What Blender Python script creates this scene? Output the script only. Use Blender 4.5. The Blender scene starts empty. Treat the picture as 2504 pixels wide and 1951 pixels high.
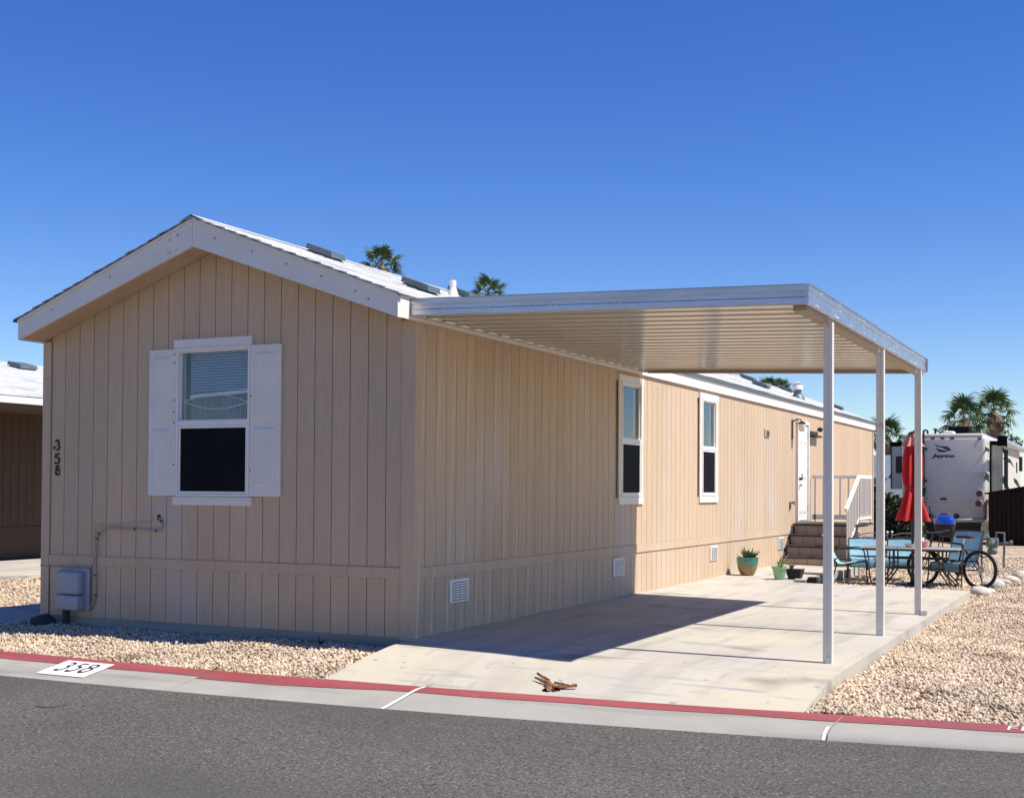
import bpy, bmesh, math, random
import numpy as np
from mathutils import Vector, Matrix
rnd = random.Random(7)
SC = bpy.context.scene
COL = SC.collection

# ------------------------------------------------------------------ camera
CF, CYAW, CPITCH, CROLL = 3108.9, 0.4547, 0.0181, 0.0062      # focal length in photo pixels, angles
CLOC = Vector((6.01, -10.22, 1.3988)); CPX, CPY = 1252.0, 1137.3
_r = Vector((math.cos(CYAW), math.sin(CYAW), 0))
_f = Vector((-math.sin(CYAW)*math.cos(CPITCH), math.cos(CYAW)*math.cos(CPITCH), math.sin(CPITCH)))
_u = _r.cross(_f)
CR = math.cos(CROLL)*_r + math.sin(CROLL)*_u
CU = -math.sin(CROLL)*_r + math.cos(CROLL)*_u
cam = bpy.data.cameras.new('camera'); camo = bpy.data.objects.new('camera', cam); COL.objects.link(camo)
camo.matrix_world = Matrix(((CR.x, CU.x, -_f.x, CLOC.x), (CR.y, CU.y, -_f.y, CLOC.y), (CR.z, CU.z, -_f.z, CLOC.z), (0, 0, 0, 1)))
cam.sensor_width = 36; cam.lens = 36*CF/2504; cam.shift_y = (CPY-975.5)/2504
cam.clip_end = 3000; cam.clip_start = .05
SC.camera = camo
# ------------------------------------------------------------------ sky, sun, exposure
SUN_EL = math.radians(56.3); SUN_AZ = math.atan2(1.0, 0.09)         # azimuth from +Y towards +X
W = bpy.data.worlds.new('World'); SC.world = W; W.use_nodes = True
nt = W.node_tree; nt.nodes.clear()
sky = nt.nodes.new('ShaderNodeTexSky'); sky.sky_type = 'NISHITA'; sky.sun_disc = False
sky.sun_elevation = SUN_EL; sky.sun_rotation = SUN_AZ
sky.altitude = 350; sky.air_density = 1.0; sky.dust_density = 0.0; sky.ozone_density = 5.0
bg = nt.nodes.new('ShaderNodeBackground'); bg.inputs[1].default_value = 0.105
wo = nt.nodes.new('ShaderNodeOutputWorld')
hs = nt.nodes.new('ShaderNodeHueSaturation'); hs.inputs['Hue'].default_value = .518; hs.inputs['Saturation'].default_value = 1.28
nt.links.new(sky.outputs[0], hs.inputs['Color']); nt.links.new(hs.outputs[0], bg.inputs[0]); nt.links.new(bg.outputs[0], wo.inputs[0])
sl = bpy.data.lights.new('sun', 'SUN'); sl.energy = 4.9; sl.angle = math.radians(.53); sl.color = (1, .945, .86)
so = bpy.data.objects.new('sun', sl); COL.objects.link(so)
TS = Vector((math.sin(SUN_AZ)*math.cos(SUN_EL), math.cos(SUN_AZ)*math.cos(SUN_EL), math.sin(SUN_EL)))
so.rotation_euler = TS.to_track_quat('Z', 'Y').to_euler(); so.location = (20, 0, 30)
SC.view_settings.view_transform = 'Standard'; SC.view_settings.look = 'None'
SC.view_settings.exposure = 0.47; SC.view_settings.gamma = 1.0

# ------------------------------------------------------------------ helpers
def ray(u, v): return _f + CR*((u-CPX)/CF) - CU*((v-CPY)/CF)
def atz(u, v, z): d = ray(u, v); return CLOC + d*((z-CLOC.z)/d.z)
def aty(u, v, y): d = ray(u, v); return CLOC + d*((y-CLOC.y)/d.y)
def atx(u, v, x): d = ray(u, v); return CLOC + d*((x-CLOC.x)/d.x)

def mat(name, col, rough=.6, metal=0., var=.10, vs=5., st=(1, 1, 1), fine=.06, fs=60., bump=.0, bs=80., piece=.0, spec=.5, stain=None, coat=0.):
    m = bpy.data.materials.new(name); m.use_nodes = True; n = m.node_tree.nodes; l = m.node_tree.links
    b = n['Principled BSDF']; b.inputs['Roughness'].default_value = rough; b.inputs['Metallic'].default_value = metal
    b.inputs['Specular IOR Level'].default_value = spec; b.inputs['Coat Weight'].default_value = coat
    g = n.new('ShaderNodeNewGeometry'); mp = n.new('ShaderNodeMapping'); mp.inputs['Scale'].default_value = st
    l.new(g.outputs['Position'], mp.inputs[0])
    def noise(scale, detail=3., vec=None):
        t = n.new('ShaderNodeTexNoise'); t.inputs['Scale'].default_value = scale; t.inputs['Detail'].default_value = detail
        l.new(vec or mp.outputs[0], t.inputs['Vector']); return t.outputs[0]
    def rng(v, lo, hi, a=.3, c=.7):
        r = n.new('ShaderNodeMapRange'); r.inputs[1].default_value = a; r.inputs[2].default_value = c
        r.inputs[3].default_value = lo; r.inputs[4].default_value = hi; l.new(v, r.inputs[0]); return r.outputs[0]
    def mul(a, c):
        k = n.new('ShaderNodeMath'); k.operation = 'MULTIPLY'; l.new(a, k.inputs[0]); l.new(c, k.inputs[1]); return k.outputs[0]
    v = mul(rng(noise(vs), 1-var, 1+var), rng(noise(fs, 2.), 1-fine, 1+fine))
    if piece:
        oi = n.new('ShaderNodeObjectInfo'); v = mul(v, rng(oi.outputs['Random'], 1-piece, 1+piece, 0, 1))
    x = n.new('ShaderNodeMix'); x.data_type = 'RGBA'; x.blend_type = 'MULTIPLY'; x.inputs[0].default_value = 1
    x.inputs[6].default_value = (*col, 1); l.new(v, x.inputs[7]); out = x.outputs[2]
    for s in (stain or []):                      # (colour, noise scale, low, high, stretch)
        mm = n.new('ShaderNodeMapping'); mm.inputs['Scale'].default_value = s[4] if len(s) > 4 else (1, 1, 1)
        l.new(g.outputs['Position'], mm.inputs[0])
        q = n.new('ShaderNodeMix'); q.data_type = 'RGBA'; l.new(rng(noise(s[1], 4., mm.outputs[0]), 0, 1, s[2], s[3]), q.inputs[0])
        l.new(out, q.inputs[6]); q.inputs[7].default_value = (*s[0], 1); out = q.outputs[2]
    l.new(out, b.inputs['Base Color'])
    if bump:
        bp = n.new('ShaderNodeBump'); bp.inputs['Strength'].default_value = bump; bp.inputs['Distance'].default_value = .01
        l.new(noise(bs, 4.), bp.inputs['Height']); l.new(bp.outputs[0], b.inputs['Normal'])
    return m

class MB:
    """collects shapes; build() links them as ONE mesh object"""
    def __init__(s): s.v = []; s.f = []
    def add(s, vs, fs):
        o = len(s.v); s.v += [tuple(p) for p in vs]; s.f += [tuple(i+o for i in f) for f in fs]; return s
    def box(s, x0, x1, y0, y1, z0, z1):
        return s.add([(x0,y0,z0),(x1,y0,z0),(x1,y1,z0),(x0,y1,z0),(x0,y0,z1),(x1,y0,z1),(x1,y1,z1),(x0,y1,z1)],
                     [(3,2,1,0),(4,5,6,7),(0,1,5,4),(1,2,6,5),(2,3,7,6),(3,0,4,7)])
    def loft(s, a, b, cap=True):
        n = len(a); fs = [(i, (i+1) % n, n+(i+1) % n, n+i) for i in range(n)]
        if cap: fs += [tuple(range(n))[::-1], tuple(range(n, 2*n))]
        return s.add(list(a)+list(b), fs)
    def sheet(s, rows):
        n = len(rows[0]); vs = [p for r in rows for p in r]
        return s.add(vs, [(i*n+j, i*n+j+1, (i+1)*n+j+1, (i+1)*n+j) for i in range(len(rows)-1) for j in range(n-1)])
    def tube(s, pts, r, n=8, closed=False):
        pts = [Vector(p) for p in pts]; k = len(pts); rs = r if isinstance(r, (list, tuple)) else [r]*k
        vs = []; side = None
        for i, p in enumerate(pts):
            a = pts[(i-1) % k] if (closed or i > 0) else p; c = pts[(i+1) % k] if (closed or i < k-1) else p
            t = (c-a).normalized()
            if side is None: side = t.orthogonal().normalized()
            side = (side - t*side.dot(t)).normalized(); up = t.cross(side)
            for j in range(n):
                w = 2*math.pi*j/n; vs.append(p + (side*math.cos(w)+up*math.sin(w))*rs[i])
        fs = [(i*n+j, i*n+(j+1) % n, (i+1) % k*n+(j+1) % n, (i+1) % k*n+j) for i in range(k if closed else k-1) for j in range(n)]
        if not closed: fs += [tuple(range(n))[::-1], tuple(range((k-1)*n, k*n))]
        return s.add(vs, fs)
    def lathe(s, prof, c=(0, 0, 0), n=24, cap=True):
        vs = []; k = len(prof)
        for r, z in prof:
            for j in range(n):
                w = 2*math.pi*j/n; vs.append((c[0]+r*math.cos(w), c[1]+r*math.sin(w), c[2]+z))
        fs = [(i*n+j, i*n+(j+1) % n, (i+1)*n+(j+1) % n, (i+1)*n+j) for i in range(k-1) for j in range(n)]
        if cap: fs += [tuple(range(n))[::-1], tuple(range((k-1)*n, k*n))]
        return s.add(vs, fs)
    def rbox(s, x0, x1, y0, y1, z0, z1, r=.01, seg=2):
        bm = bmesh.new(); bmesh.ops.create_cube(bm, size=1)
        for v in bm.verts: v.co = Vector(((x0+x1)/2+v.co.x*(x1-x0), (y0+y1)/2+v.co.y*(y1-y0), (z0+z1)/2+v.co.z*(z1-z0)))
        bmesh.ops.bevel(bm, geom=bm.edges[:], offset=r, segments=seg, profile=.5, affect='EDGES')
        bm.verts.index_update(); s.add([v.co[:] for v in bm.verts], [tuple(v.index for v in f.verts) for f in bm.faces]); bm.free(); return s
    def ball(s, c, r, sub=2):
        bm = bmesh.new(); bmesh.ops.create_icosphere(bm, subdivisions=sub, radius=1); rr = r if isinstance(r, (tuple, list)) else (r, r, r)
        s.add([(c[0]+v.co.x*rr[0], c[1]+v.co.y*rr[1], c[2]+v.co.z*rr[2]) for v in bm.verts], [tuple(v.index for v in f.verts) for f in bm.faces]); bm.free(); return s
    def disc(s, c, ax, r, h, n=20):              # short cylinder centred at c along axis ax
        c = Vector(c); ax = Vector(ax).normalized()
        return s.tube([c-ax*h/2, c+ax*h/2], r, n)
    def build(s, name, m, parent=None, smooth=False, mesh=None):
        if mesh is None:
            mesh = bpy.data.meshes.new(name); off = OFF.get(parent, Vector((0, 0, 0)))
            mesh.from_pydata([tuple(Vector(p)-off) for p in s.v], [], s.f); mesh.update()
            if smooth:
                mesh.polygons.foreach_set('use_smooth', [True]*len(mesh.polygons))
                if smooth != 2: mesh.set_sharp_from_angle(angle=math.radians(40))
            mesh.materials.append(m)
        o = bpy.data.objects.new(name, mesh); COL.objects.link(o)
        if parent is not None: o.parent = parent; OFF[o] = OFF.get(parent, Vector((0, 0, 0)))
        return o
OFF = {}
def tag(o, label=None, cat=None, group=None, kind=None):
    for k, v in (('label', label), ('category', cat), ('group', group), ('kind', kind)):
        if v: o[k] = v
    return o
def thing(name, label, cat, loc=(0, 0, 0), group=None, kind=None):
    o = bpy.data.objects.new(name, None); COL.objects.link(o); o.location = loc; o.empty_display_size = .1
    OFF[o] = Vector(loc); return tag(o, label, cat, group, kind)
def place(o, loc, rz=0): o.location = loc; o.rotation_euler = (0, 0, rz)
def copy_tree(o, parent=None):
    c = o.copy(); COL.objects.link(c); c.parent = parent
    for ch in list(o.children): copy_tree(ch, c)
    return c
def text_mesh(txt, size, extrude=.0, shear=0., spacing=1., offset=0.):
    cu = bpy.data.curves.new('t', 'FONT'); cu.body = txt; cu.size = size; cu.extrude = extrude; cu.shear = shear
    cu.space_character = spacing; cu.align_x = 'CENTER'; cu.resolution_u = 4; cu.offset = offset
    ob = bpy.data.objects.new('t', cu); COL.objects.link(ob)
    bpy.context.view_layer.update()
    me = bpy.data.meshes.new_from_object(ob.evaluated_get(bpy.context.evaluated_depsgraph_get()))
    vs = [v.co.copy() for v in me.vertices]; fs = [tuple(p.vertices) for p in me.polygons]
    bpy.data.objects.remove(ob); bpy.data.curves.remove(cu); bpy.data.meshes.remove(me)
    return vs, fs

# ------------------------------------------------------------------ materials
SID = mat('tan_siding_paint', (.555, .415, .280), .75, var=.05, vs=1.3, fine=.05, fs=26, st=(1, 1, .12), bump=.25, bs=90, piece=.03, spec=.25,
          stain=[((.56, .455, .355), .9, .56, .72, (1, 1, .5))])
WHT = mat('white_trim_paint', (.76, .72, .645), .55, var=.04, vs=3, fine=.03, fs=40, bump=.12, bs=70, spec=.35,
          stain=[((.45, .41, .36), 9, .70, .80)])
WH2 = mat('white_enamel', (.80, .77, .70), .35, var=.03, fine=.02, spec=.5)
BEI = mat('cream_pan_enamel', (.54, .51, .445), .20, var=.06, vs=2, st=(.3, 4, 1), fine=.03, spec=.5)
ALU = mat('weathered_aluminium', (.50, .525, .56), .36, metal=.9, var=.10, vs=4, st=(.4, 1, 2), fine=.05, fs=30, bump=.05, bs=8)
PST = mat('post_enamel', (.70, .66, .585), .42, var=.07, vs=5, st=(1, 1, .3), fine=.04, spec=.5, stain=[((.30, .29, .28), 7, .69, .78, (1, 1, .6))])
CON = mat('driveway_concrete', (.465, .430, .370), .85, var=.08, vs=.9, fine=.05, fs=90, bump=.15, bs=160, spec=.2,
          stain=[((.36, .335, .29), 1.6, .47, .68, (2.6, .35, 1)), ((.52, .465, .355), .38, .48, .66), ((.30, .285, .26), 3.2, .64, .80, (1.6, .3, 1)), ((.20, .185, .165), .8, .60, .76, (1, 1.6, 1)), ((.25, .24, .22), 9, .68, .74), ((.33, .32, .30), 5, .60, .75, (.25, 2.2, 1))])
KRB = mat('kerb_concrete', (.345, .325, .285), .85, var=.07, vs=2.5, fine=.07, fs=120, bump=.2, bs=150, spec=.2,
          stain=[((.24, .225, .20), 1.5, .50, .70, (.25, 3, 3)), ((.30, .29, .28), 14, .70, .78)])
RED = mat('worn_red_kerb_paint', (.29, .068, .070), .7, var=.16, vs=3, st=(.3, 2, 1), fine=.10, fs=70, spec=.3,
          stain=[((.25, .075, .075), 1.1, .52, .68), ((.40, .34, .31), 24, .69, .77)])
WPT = mat('white_road_paint', (.72, .72, .71), .7, var=.06, fine=.06, fs=70)
BPT = mat('black_stencil_paint', (.02, .02, .022), .6, var=.2, fs=50, fine=.2)
BLK = mat('black_metal', (.018, .018, .02), .45, var=.2, fine=.1)
RUB = mat('black_rubber', (.015, .015, .016), .8, var=.2)
GRYP = mat('grey_plastic_box', (.34, .355, .39), .5, var=.05, fine=.03)
SHG = mat('white_shingle', (.52, .52, .51), .9, var=.10, vs=7, fine=.12, fs=45, bump=.3, bs=90, spec=.15, stain=[((.36, .36, .36), 2.5, .55, .74, (1, .5, 1)), ((.28, .28, .28), 14, .66, .76)], piece=.08)
FLT = mat('dark_felt_edge', (.03, .03, .035), .9)
GAL = mat('galvanised_steel', (.50, .54, .56), .42, metal=.75, var=.15, vs=9, fine=.08)
VNT = mat('grey_vent_metal', (.115, .145, .155), .5, metal=.25, var=.12, vs=6)
SCR = mat('black_insect_screen', (.006, .006, .008), .6, var=.3, vs=5, spec=.08)
BLD = mat('blind_slat', (.62, .66, .72), .5, var=.04)
CUR = mat('sheer_curtain', (.26, .28, .33), .9, var=.06, vs=12)
ROOM = mat('room_drywall', (.30, .29, .28), .9)
CBL = mat('painted_cable', (.42, .35, .28), .6, var=.08)
STEP = mat('dark_tread_board', (.030, .026, .026), .7, var=.15, vs=8)
STP = mat('tan_step_panel', (.40, .305, .22), .75, var=.06, fine=.05, piece=.05)
BLU = mat('turquoise_sling_fabric', (.24, .45, .55), .7, var=.08, vs=12, fine=.10, fs=220)
BRZ = mat('bronze_patio_frame', (.055, .048, .045), .45, metal=.3, var=.1)
TBT = mat('table_top_glass', (.44, .43, .40), .18, var=.10, vs=9, spec=.6)
IRN = mat('grey_wrought_iron', (.22, .215, .20), .55, metal=.3, var=.15)
UMB = mat('red_canvas', (.46, .016, .018), .8, var=.10, vs=6, fine=.05)
UMB2 = mat('faded_red_canvas', (.60, .23, .18), .85, var=.15, vs=9)
RVW = mat('trailer_gelcoat', (.66, .615, .53), .28, var=.03, fine=.02, spec=.5, coat=.2)
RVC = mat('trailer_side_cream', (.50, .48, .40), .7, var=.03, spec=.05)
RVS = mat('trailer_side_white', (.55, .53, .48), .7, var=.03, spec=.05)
BLM = mat('matt_black', (.010, .010, .011), .8, spec=.02)
SWS = mat('trailer_swoosh', (.035, .037, .04), .7, spec=.02)
SHD = mat('brown_steel_shed', (.020, .013, .010), .85, var=.12, piece=.1, spec=.08)
BGR = mat('blue_enamel_lid', (.012, .055, .38), .16, var=.05, spec=.6, coat=.5)
MTR = mat('gas_meter_grey', (.17, .185, .175), .55, var=.1, metal=.2)
GHO = mat('green_hose', (.03, .11, .06), .5)
ROK = mat('edging_rock', (.50, .455, .385), .9, var=.22, vs=7, fine=.12, bump=.5, bs=22, piece=.12)
LEAFG = mat('palm_leaf', (.060, .105, .028), .5, var=.35, vs=1.2, fine=.2, fs=9, spec=.4)
LEAFD = mat('dead_palm_leaf', (.19, .125, .07), .85, var=.3, vs=3)
TRK = mat('palm_trunk', (.15, .11, .08), .9, var=.3, vs=6, st=(1, 1, 5), bump=.5, bs=9)
SUC = mat('succulent_leaf', (.075, .12, .045), .5, var=.3, vs=30)
GRS = mat('thin_plant_leaf', (.17, .21, .07), .6, var=.3, vs=20)
TREEG = mat('dusty_tree_leaf', (.085, .11, .055), .7, var=.3, vs=1.5)
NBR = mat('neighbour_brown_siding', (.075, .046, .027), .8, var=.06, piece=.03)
LBRN = mat('dry_palm_boot', (.20, .085, .028), .8, var=.4, vs=24, fine=.2)
TAIL = mat('tail_lamp_red', (.13, .012, .014), .25)
TYRE = RUB
CHR = mat('bright_steel', (.62, .62, .63), .25, metal=1.)
SLAT = mat('slate_blue_wall', (.13, .17, .21), .8)
MRF = mat('pale_metal_roof', (.20, .24, .28), .5, metal=.2, st=(5, 1, 1), var=.2)

def glass_mat():
    m = bpy.data.materials.new('window_glass'); m.use_nodes = True; n = m.node_tree.nodes; l = m.node_tree.links
    n.remove(n['Principled BSDF']); o = n['Material Output']
    t = n.new('ShaderNodeBsdfTransparent'); t.inputs[0].default_value = (.90, .93, .95, 1)
    g = n.new('ShaderNodeBsdfGlossy'); g.inputs['Roughness'].default_value = .015; g.inputs['Color'].default_value = (.95, .97, 1, 1)
    fr = n.new('ShaderNodeFresnel'); gi = n.new('ShaderNodeNewGeometry'); mi = n.new('ShaderNodeMix'); mi.inputs[2].default_value = 1.5; mi.inputs[3].default_value = 1/1.5; l.new(gi.outputs['Backfacing'], mi.inputs[0]); l.new(mi.outputs[0], fr.inputs[0])
    ns = n.new('ShaderNodeTexNoise'); ns.inputs['Scale'].default_value = 2.2; ge = n.new('ShaderNodeNewGeometry'); l.new(ge.outputs['Position'], ns.inputs['Vector'])
    bp = n.new('ShaderNodeBump'); bp.inputs['Strength'].default_value = .05; bp.inputs['Distance'].default_value = .02
    l.new(ns.outputs[0], bp.inputs['Height']); l.new(bp.outputs[0], g.inputs['Normal'])
    x = n.new('ShaderNodeMixShader'); l.new(fr.outputs[0], x.inputs[0]); l.new(t.outputs[0], x.inputs[1]); l.new(g.outputs[0], x.inputs[2]); l.new(x.outputs[0], o.inputs[0])
    return m
GLS = glass_mat()
RVG = mat('dark_trailer_glass', (.012, .013, .015), .08, var=.1, spec=.7)

def asphalt_mat():
    m = mat('asphalt', (.100, .092, .083), .92, var=.09, vs=.7, fine=.28, fs=40, bump=1., bs=42, spec=.15,
            stain=[((.24, .23, .22), 62, .585, .66), ((.030, .029, .029), 48, .57, .68), ((.078, .074, .070), .35, .45, .7, (.6, 1.2, 1))])
    return m
ASP = asphalt_mat()
def gravel_mat(name, cols, island=True):
    m = bpy.data.materials.new(name); m.use_nodes = True; n = m.node_tree.nodes; l = m.node_tree.links; b = n['Principled BSDF']
    b.inputs['Roughness'].default_value = .9; b.inputs['Specular IOR Level'].default_value = .2
    g = n.new('ShaderNodeNewGeometry'); r = n.new('ShaderNodeValToRGB'); e = r.color_ramp.elements
    for i, c in enumerate(cols):
        k = e[i] if i < 2 else e.new(i/(len(cols)-1))
        k.position = i/(len(cols)-1); k.color = (*c, 1)
    if island: l.new(g.outputs['Random Per Island'], r.inputs[0])
    else:
        v = n.new('ShaderNodeTexVoronoi'); v.inputs['Scale'].default_value = 26; l.new(g.outputs['Position'], v.inputs['Vector'])
        s = n.new('ShaderNodeSeparateColor'); l.new(v.outputs['Color'], s.inputs[0]); l.new(s.outputs[0], r.inputs[0])
        bp = n.new('ShaderNodeBump'); bp.inputs['Strength'].default_value = 1; bp.inputs['Distance'].default_value = .03; bp.invert = True
        l.new(v.outputs['Distance'], bp.inputs['Height']); l.new(bp.outputs[0], b.inputs['Normal'])
    ns = n.new('ShaderNodeTexNoise'); ns.inputs['Scale'].default_value = .9; l.new(g.outputs['Position'], ns.inputs['Vector'])
    mr = n.new('ShaderNodeMapRange'); mr.inputs[1].default_value = .35; mr.inputs[2].default_value = .65; mr.inputs[3].default_value = .82; mr.inputs[4].default_value = 1.12; l.new(ns.outputs[0], mr.inputs[0])
    mp = n.new('ShaderNodeMapping'); mp.inputs['Scale'].default_value = (.8, 1.3, 1); l.new(g.outputs['Position'], mp.inputs[0])
    n2 = n.new('ShaderNodeTexNoise'); n2.inputs['Scale'].default_value = 1.5; n2.inputs['Detail'].default_value = 4; l.new(mp.outputs[0], n2.inputs['Vector'])
    m2 = n.new('ShaderNodeMapRange'); m2.inputs[1].default_value = .62; m2.inputs[2].default_value = .72; m2.inputs[3].default_value = 1; m2.inputs[4].default_value = .5; l.new(n2.outputs[0], m2.inputs[0])   # litter patches
    mm = n.new('ShaderNodeMath'); mm.operation = 'MULTIPLY'; l.new(mr.outputs[0], mm.inputs[0]); l.new(m2.outputs[0], mm.inputs[1])
    x = n.new('ShaderNodeMix'); x.data_type = 'RGBA'; x.blend_type = 'MULTIPLY'; x.inputs[0].default_value = 1; l.new(r.outputs[0], x.inputs[6]); l.new(mm.outputs[0], x.inputs[7]); l.new(x.outputs[2], b.inputs['Base Color'])
    return m
GC = [(.20, .14, .09), (.36, .26, .17), (.58, .46, .30), (.66, .53, .36), (.55, .38, .28), (.70, .60, .44), (.48, .37, .27), (.64, .49, .38), (.74, .66, .52)]
PEB = gravel_mat('tan_gravel', GC)
GRD = gravel_mat('gravel_ground', [(c[0]*.86, c[1]*.86, c[2]*.86) for c in GC], False)

# ------------------------------------------------------------------ the ground
def _curve(x, a, b, c):
    q = max(-6., min(7., x)); return a*q*q+b*q+c+(2*a*q+b)*(x-q)*.25
KB = lambda x: _curve(x, .01122, .03107, -1.4284)                       # back of kerb
KA = lambda x: _curve(x, .00987, .03838, -2.0252)                          # asphalt edge
KZ = lambda x: -.2795+.0035*max(-12, min(12, x))
def kprof(x):
    b = KB(x); a = KA(x); t = max(0, min(1, (x-3.2)/.8)); t = t*t*(3-2*t)
    A = [(b, -.19), (b-.11, -.194), (b-.20, -.209), (b-.29, -.228), (b*.38+a*.62-.06, -.25), (a, KZ(x))]
    B = [(b, -.186), (b-.12, -.189), (b-.22, -.194), (a+.15, -.203), (a+.04, -.225), (a, KZ(x))]
    return [(x, p[0]*(1-t)+q[0]*t, p[1]*(1-t)+q[1]*t) for p, q in zip(A, B)]
    return [(x, b, -.19), (x, b-.11, -.194), (x, b-.20, -.209), (x, b-.29, -.228), (x, b*.38+a*.62-.06, -.25), (x, a, KZ(x))]
def kpt(x, s, lift=0.):                             # point on the kerb surface, s = 0 back .. 5 asphalt edge
    P = kprof(x); i = min(4, int(s)); t = s-i
    return (x, P[i][1]*(1-t)+P[i+1][1]*t, P[i][2]*(1-t)+P[i+1][2]*t+lift)
def gz(x, y):
    t = max(0, min(1, (y-KB(x))/1.2)); t = t*t*(3-2*t)
    hi = -.105 if x < .3 else -.165
    if x < -4.9: hi = -.165 + .06*max(0, min(1, (x+5.6)/.7))
    w = .012*math.sin(x*3.1+y*1.3)*math.sin(y*2.7-x)+.008*math.sin(x*7+2*y)
    return -.20*(1-t)+hi*t + (w if y < 14 else 0)
xs = [-600, -120, -40, -20, -15, -12]+[-10+.25*i for i in range(69)]+[7.5, 9, 12, 20, 40, 120, 600]
rows = []
for t in [0, .12, .25, .4, .55, .7, .85, 1.0, 1.2, 1.5, 1.9, 2.3, 2.8, 3.3, 4, 4.7, 5.5, 6.3, 7.2, 8, 9, 10, 11, 12, 13, 14.5, 17, 22, 30, 45, 80, 200, 900]:
    rows.append([(x, KB(x)+t, gz(x, KB(x)+t)) for x in xs])
tag(MB().sheet(rows).build('ground', GRD, smooth=2), kind='structure')
rows = []
for x in [-300, -60, -20, -12, -8]+[-6+.5*i for i in range(28)]+[9, 12, 20, 60, 300]:
    rows.append([(x, KA(x)+.10, KZ(x)-.012), (x, KA(x), KZ(x)+.004), (x, KA(x)-.5, -.285), (x, KA(x)-3, -.275), (x, -14.2, -.30)])
tag(MB().sheet([list(r) for r in rows]).build('road', ASP, smooth=2), kind='structure')

tag(MB().sheet([[(x, y, z) for y, z in ((-14.1, -.306), (-14.3, -.27), (-14.6, -.21), (-14.75, -.20))] for x in (-300, -20, 0, 20, 300)]).build('far_kerb', KRB, smooth=2), kind='structure')
tag(MB().sheet([[(x, y, -.198) for y in (-14.75, -30, -120, -600)] for x in (-600, -40, 0, 40, 600)]).build('far_ground', GRD), kind='structure')
# kerb in sections between its joints
kerb = thing('kerb', None, None, kind='structure')
J1 = atz(905*1.1465, 1470*1.1465, -.2).x-.02; J2 = atz(1773*1.1465, 1560*1.1465, -.23).x; J0 = atz(460, 1655, -.2).x
xj = [-30, -16, -10, J0-3.1, J0, J1, J2, J2+3.05, J2+6.1, 16, 30]
for a, b in zip(xj[:-1], xj[1:]):
    xx = [a+.005+(b-a-.01)*i/12 for i in range(13)]; m = MB()
    pr = [kprof(x)+[(x, KA(x)-.03, KZ(x)-.1), (x, KB(x), -.4)] for x in xx]
    n = len(pr[0])
    m.add([p for r in pr for p in r], [(i*n+j, (i+1)*n+j, (i+1)*n+(j+1) % n, i*n+(j+1) % n) for i in range(12) for j in range(n)]+[tuple(range(n))[::-1], tuple(range(12*n, 13*n))])
    m.build('kerb_section', KRB, kerb, smooth=True)
    m = MB(); e = [kprof(x) for x in xx]
    sm = lambda t: max(0, min(1, t))
    wob = lambda x: 2.75-1.0*sm((x+.3)/1.0)+.25*sm((x-3.4)/.5)+.08*math.sin(x*1.7)+.05*math.sin(x*5.1)-(.5 if x < J0 else 0)
    xx = [a+.006+(b-a-.012)*i/40 for i in range(41)]
    m.sheet([[kpt(x, s*wob(x)/5, .004) for s in range(6)] for x in xx]).build('red_paint_strip', RED, kerb, smooth=2)
MB().sheet([[kpt(J1+.014-(.006*s), s, .006) for s in np.linspace(0, 5, 11)], [kpt(J1-.016-(.006*s), s, .006) for s in np.linspace(0, 5, 11)]]).build('white_joint_line', WPT, kerb)
MB().sheet([[kpt(J2-.008, s, .006) for s in np.linspace(2.9, 5, 12)], [kpt(J2-.030, s, .006) for s in np.linspace(2.9, 5, 12)]]).build('white_joint_line', WPT, kerb)
c = atz(182, 1636, -.225); px0, px1 = c.x-.30, c.x+.27
MB().sheet([[kpt(px0+(px1-px0)*i/8, s, .007) for s in np.linspace(1.2, 4.35, 9)] for i in range(9)]).build('number_panel', WPT, kerb)
def on_kerb(txt, xc, s0, s1, h, name, m, w=1., lift=.0095):
    vs, fs = text_mesh(txt, 1., spacing=1.12); xs_ = [v.x for v in vs]; ys = [v.y for v in vs]
    cx = (min(xs_)+max(xs_))/2; y0, y1 = min(ys), max(ys)
    mm = MB().add([kpt(xc+(v.x-cx)*w, s1+(s0-s1)*(v.y-y0)/(y1-y0), lift) for v in vs], fs); return mm.build(name, m, kerb)
on_kerb('358', c.x-.015, 1.7, 3.85, .2, 'house_number', BPT, w=.245)
on_kerb('FI', atz(2474, 1787, -.188).x+.02, .5, 1.75, .1, 'painted_letters', WPT, w=.16)

# ------------------------------------------------------------------ driveway
SZ = lambda x: -.016*x
BK = lambda x: -.585+.125*x                          # where the apron starts to fall
drive = thing('driveway', None, None, kind='structure')
def slab(name, poly, zt, zb, m, par, sub=None):
    a = [(x, y, zb) for x, y in poly]; b = [(x, y, zt(x, y)) for x, y in poly]
    return MB().loft(a, b).build(name, m, par)
zt = lambda x, y: SZ(x)
nx = [.10, .7, 1.3, 1.9, 2.5, 3.1, 3.895]
m = MB(); top = []
def apz(x, t): return SZ(x)*(1-t)+(-.186)*t-.012*math.sin(math.pi*t)*-1
rowsA = [[(x-(.10 if x < .5 else 0)*t*1.0, BK(x)*(1-t)+(KB(x)+.004)*t, apz(x, t)) for x in nx] for t in (0, .1, .25, .5, .75, .9, 1)]
edge = [r[0] for r in rowsA]+rowsA[-1][1:]+[r[-1] for r in rowsA[:-1]][::-1]+rowsA[0][1:-1][::-1]
m.sheet(rowsA); m.sheet([edge+[edge[0]], [(p[0], p[1], -.4) for p in edge+[edge[0]]]]); m.build('apron_slab', CON, drive, smooth=True)
YM = 3.05; g = .006
slab('slab', [(.0, 0.0), (.10, BK(.10)+g), (3.893, BK(3.893)+g), (3.88, YM-g), (.0, YM-g)], zt, -.3, CON, drive)
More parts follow.
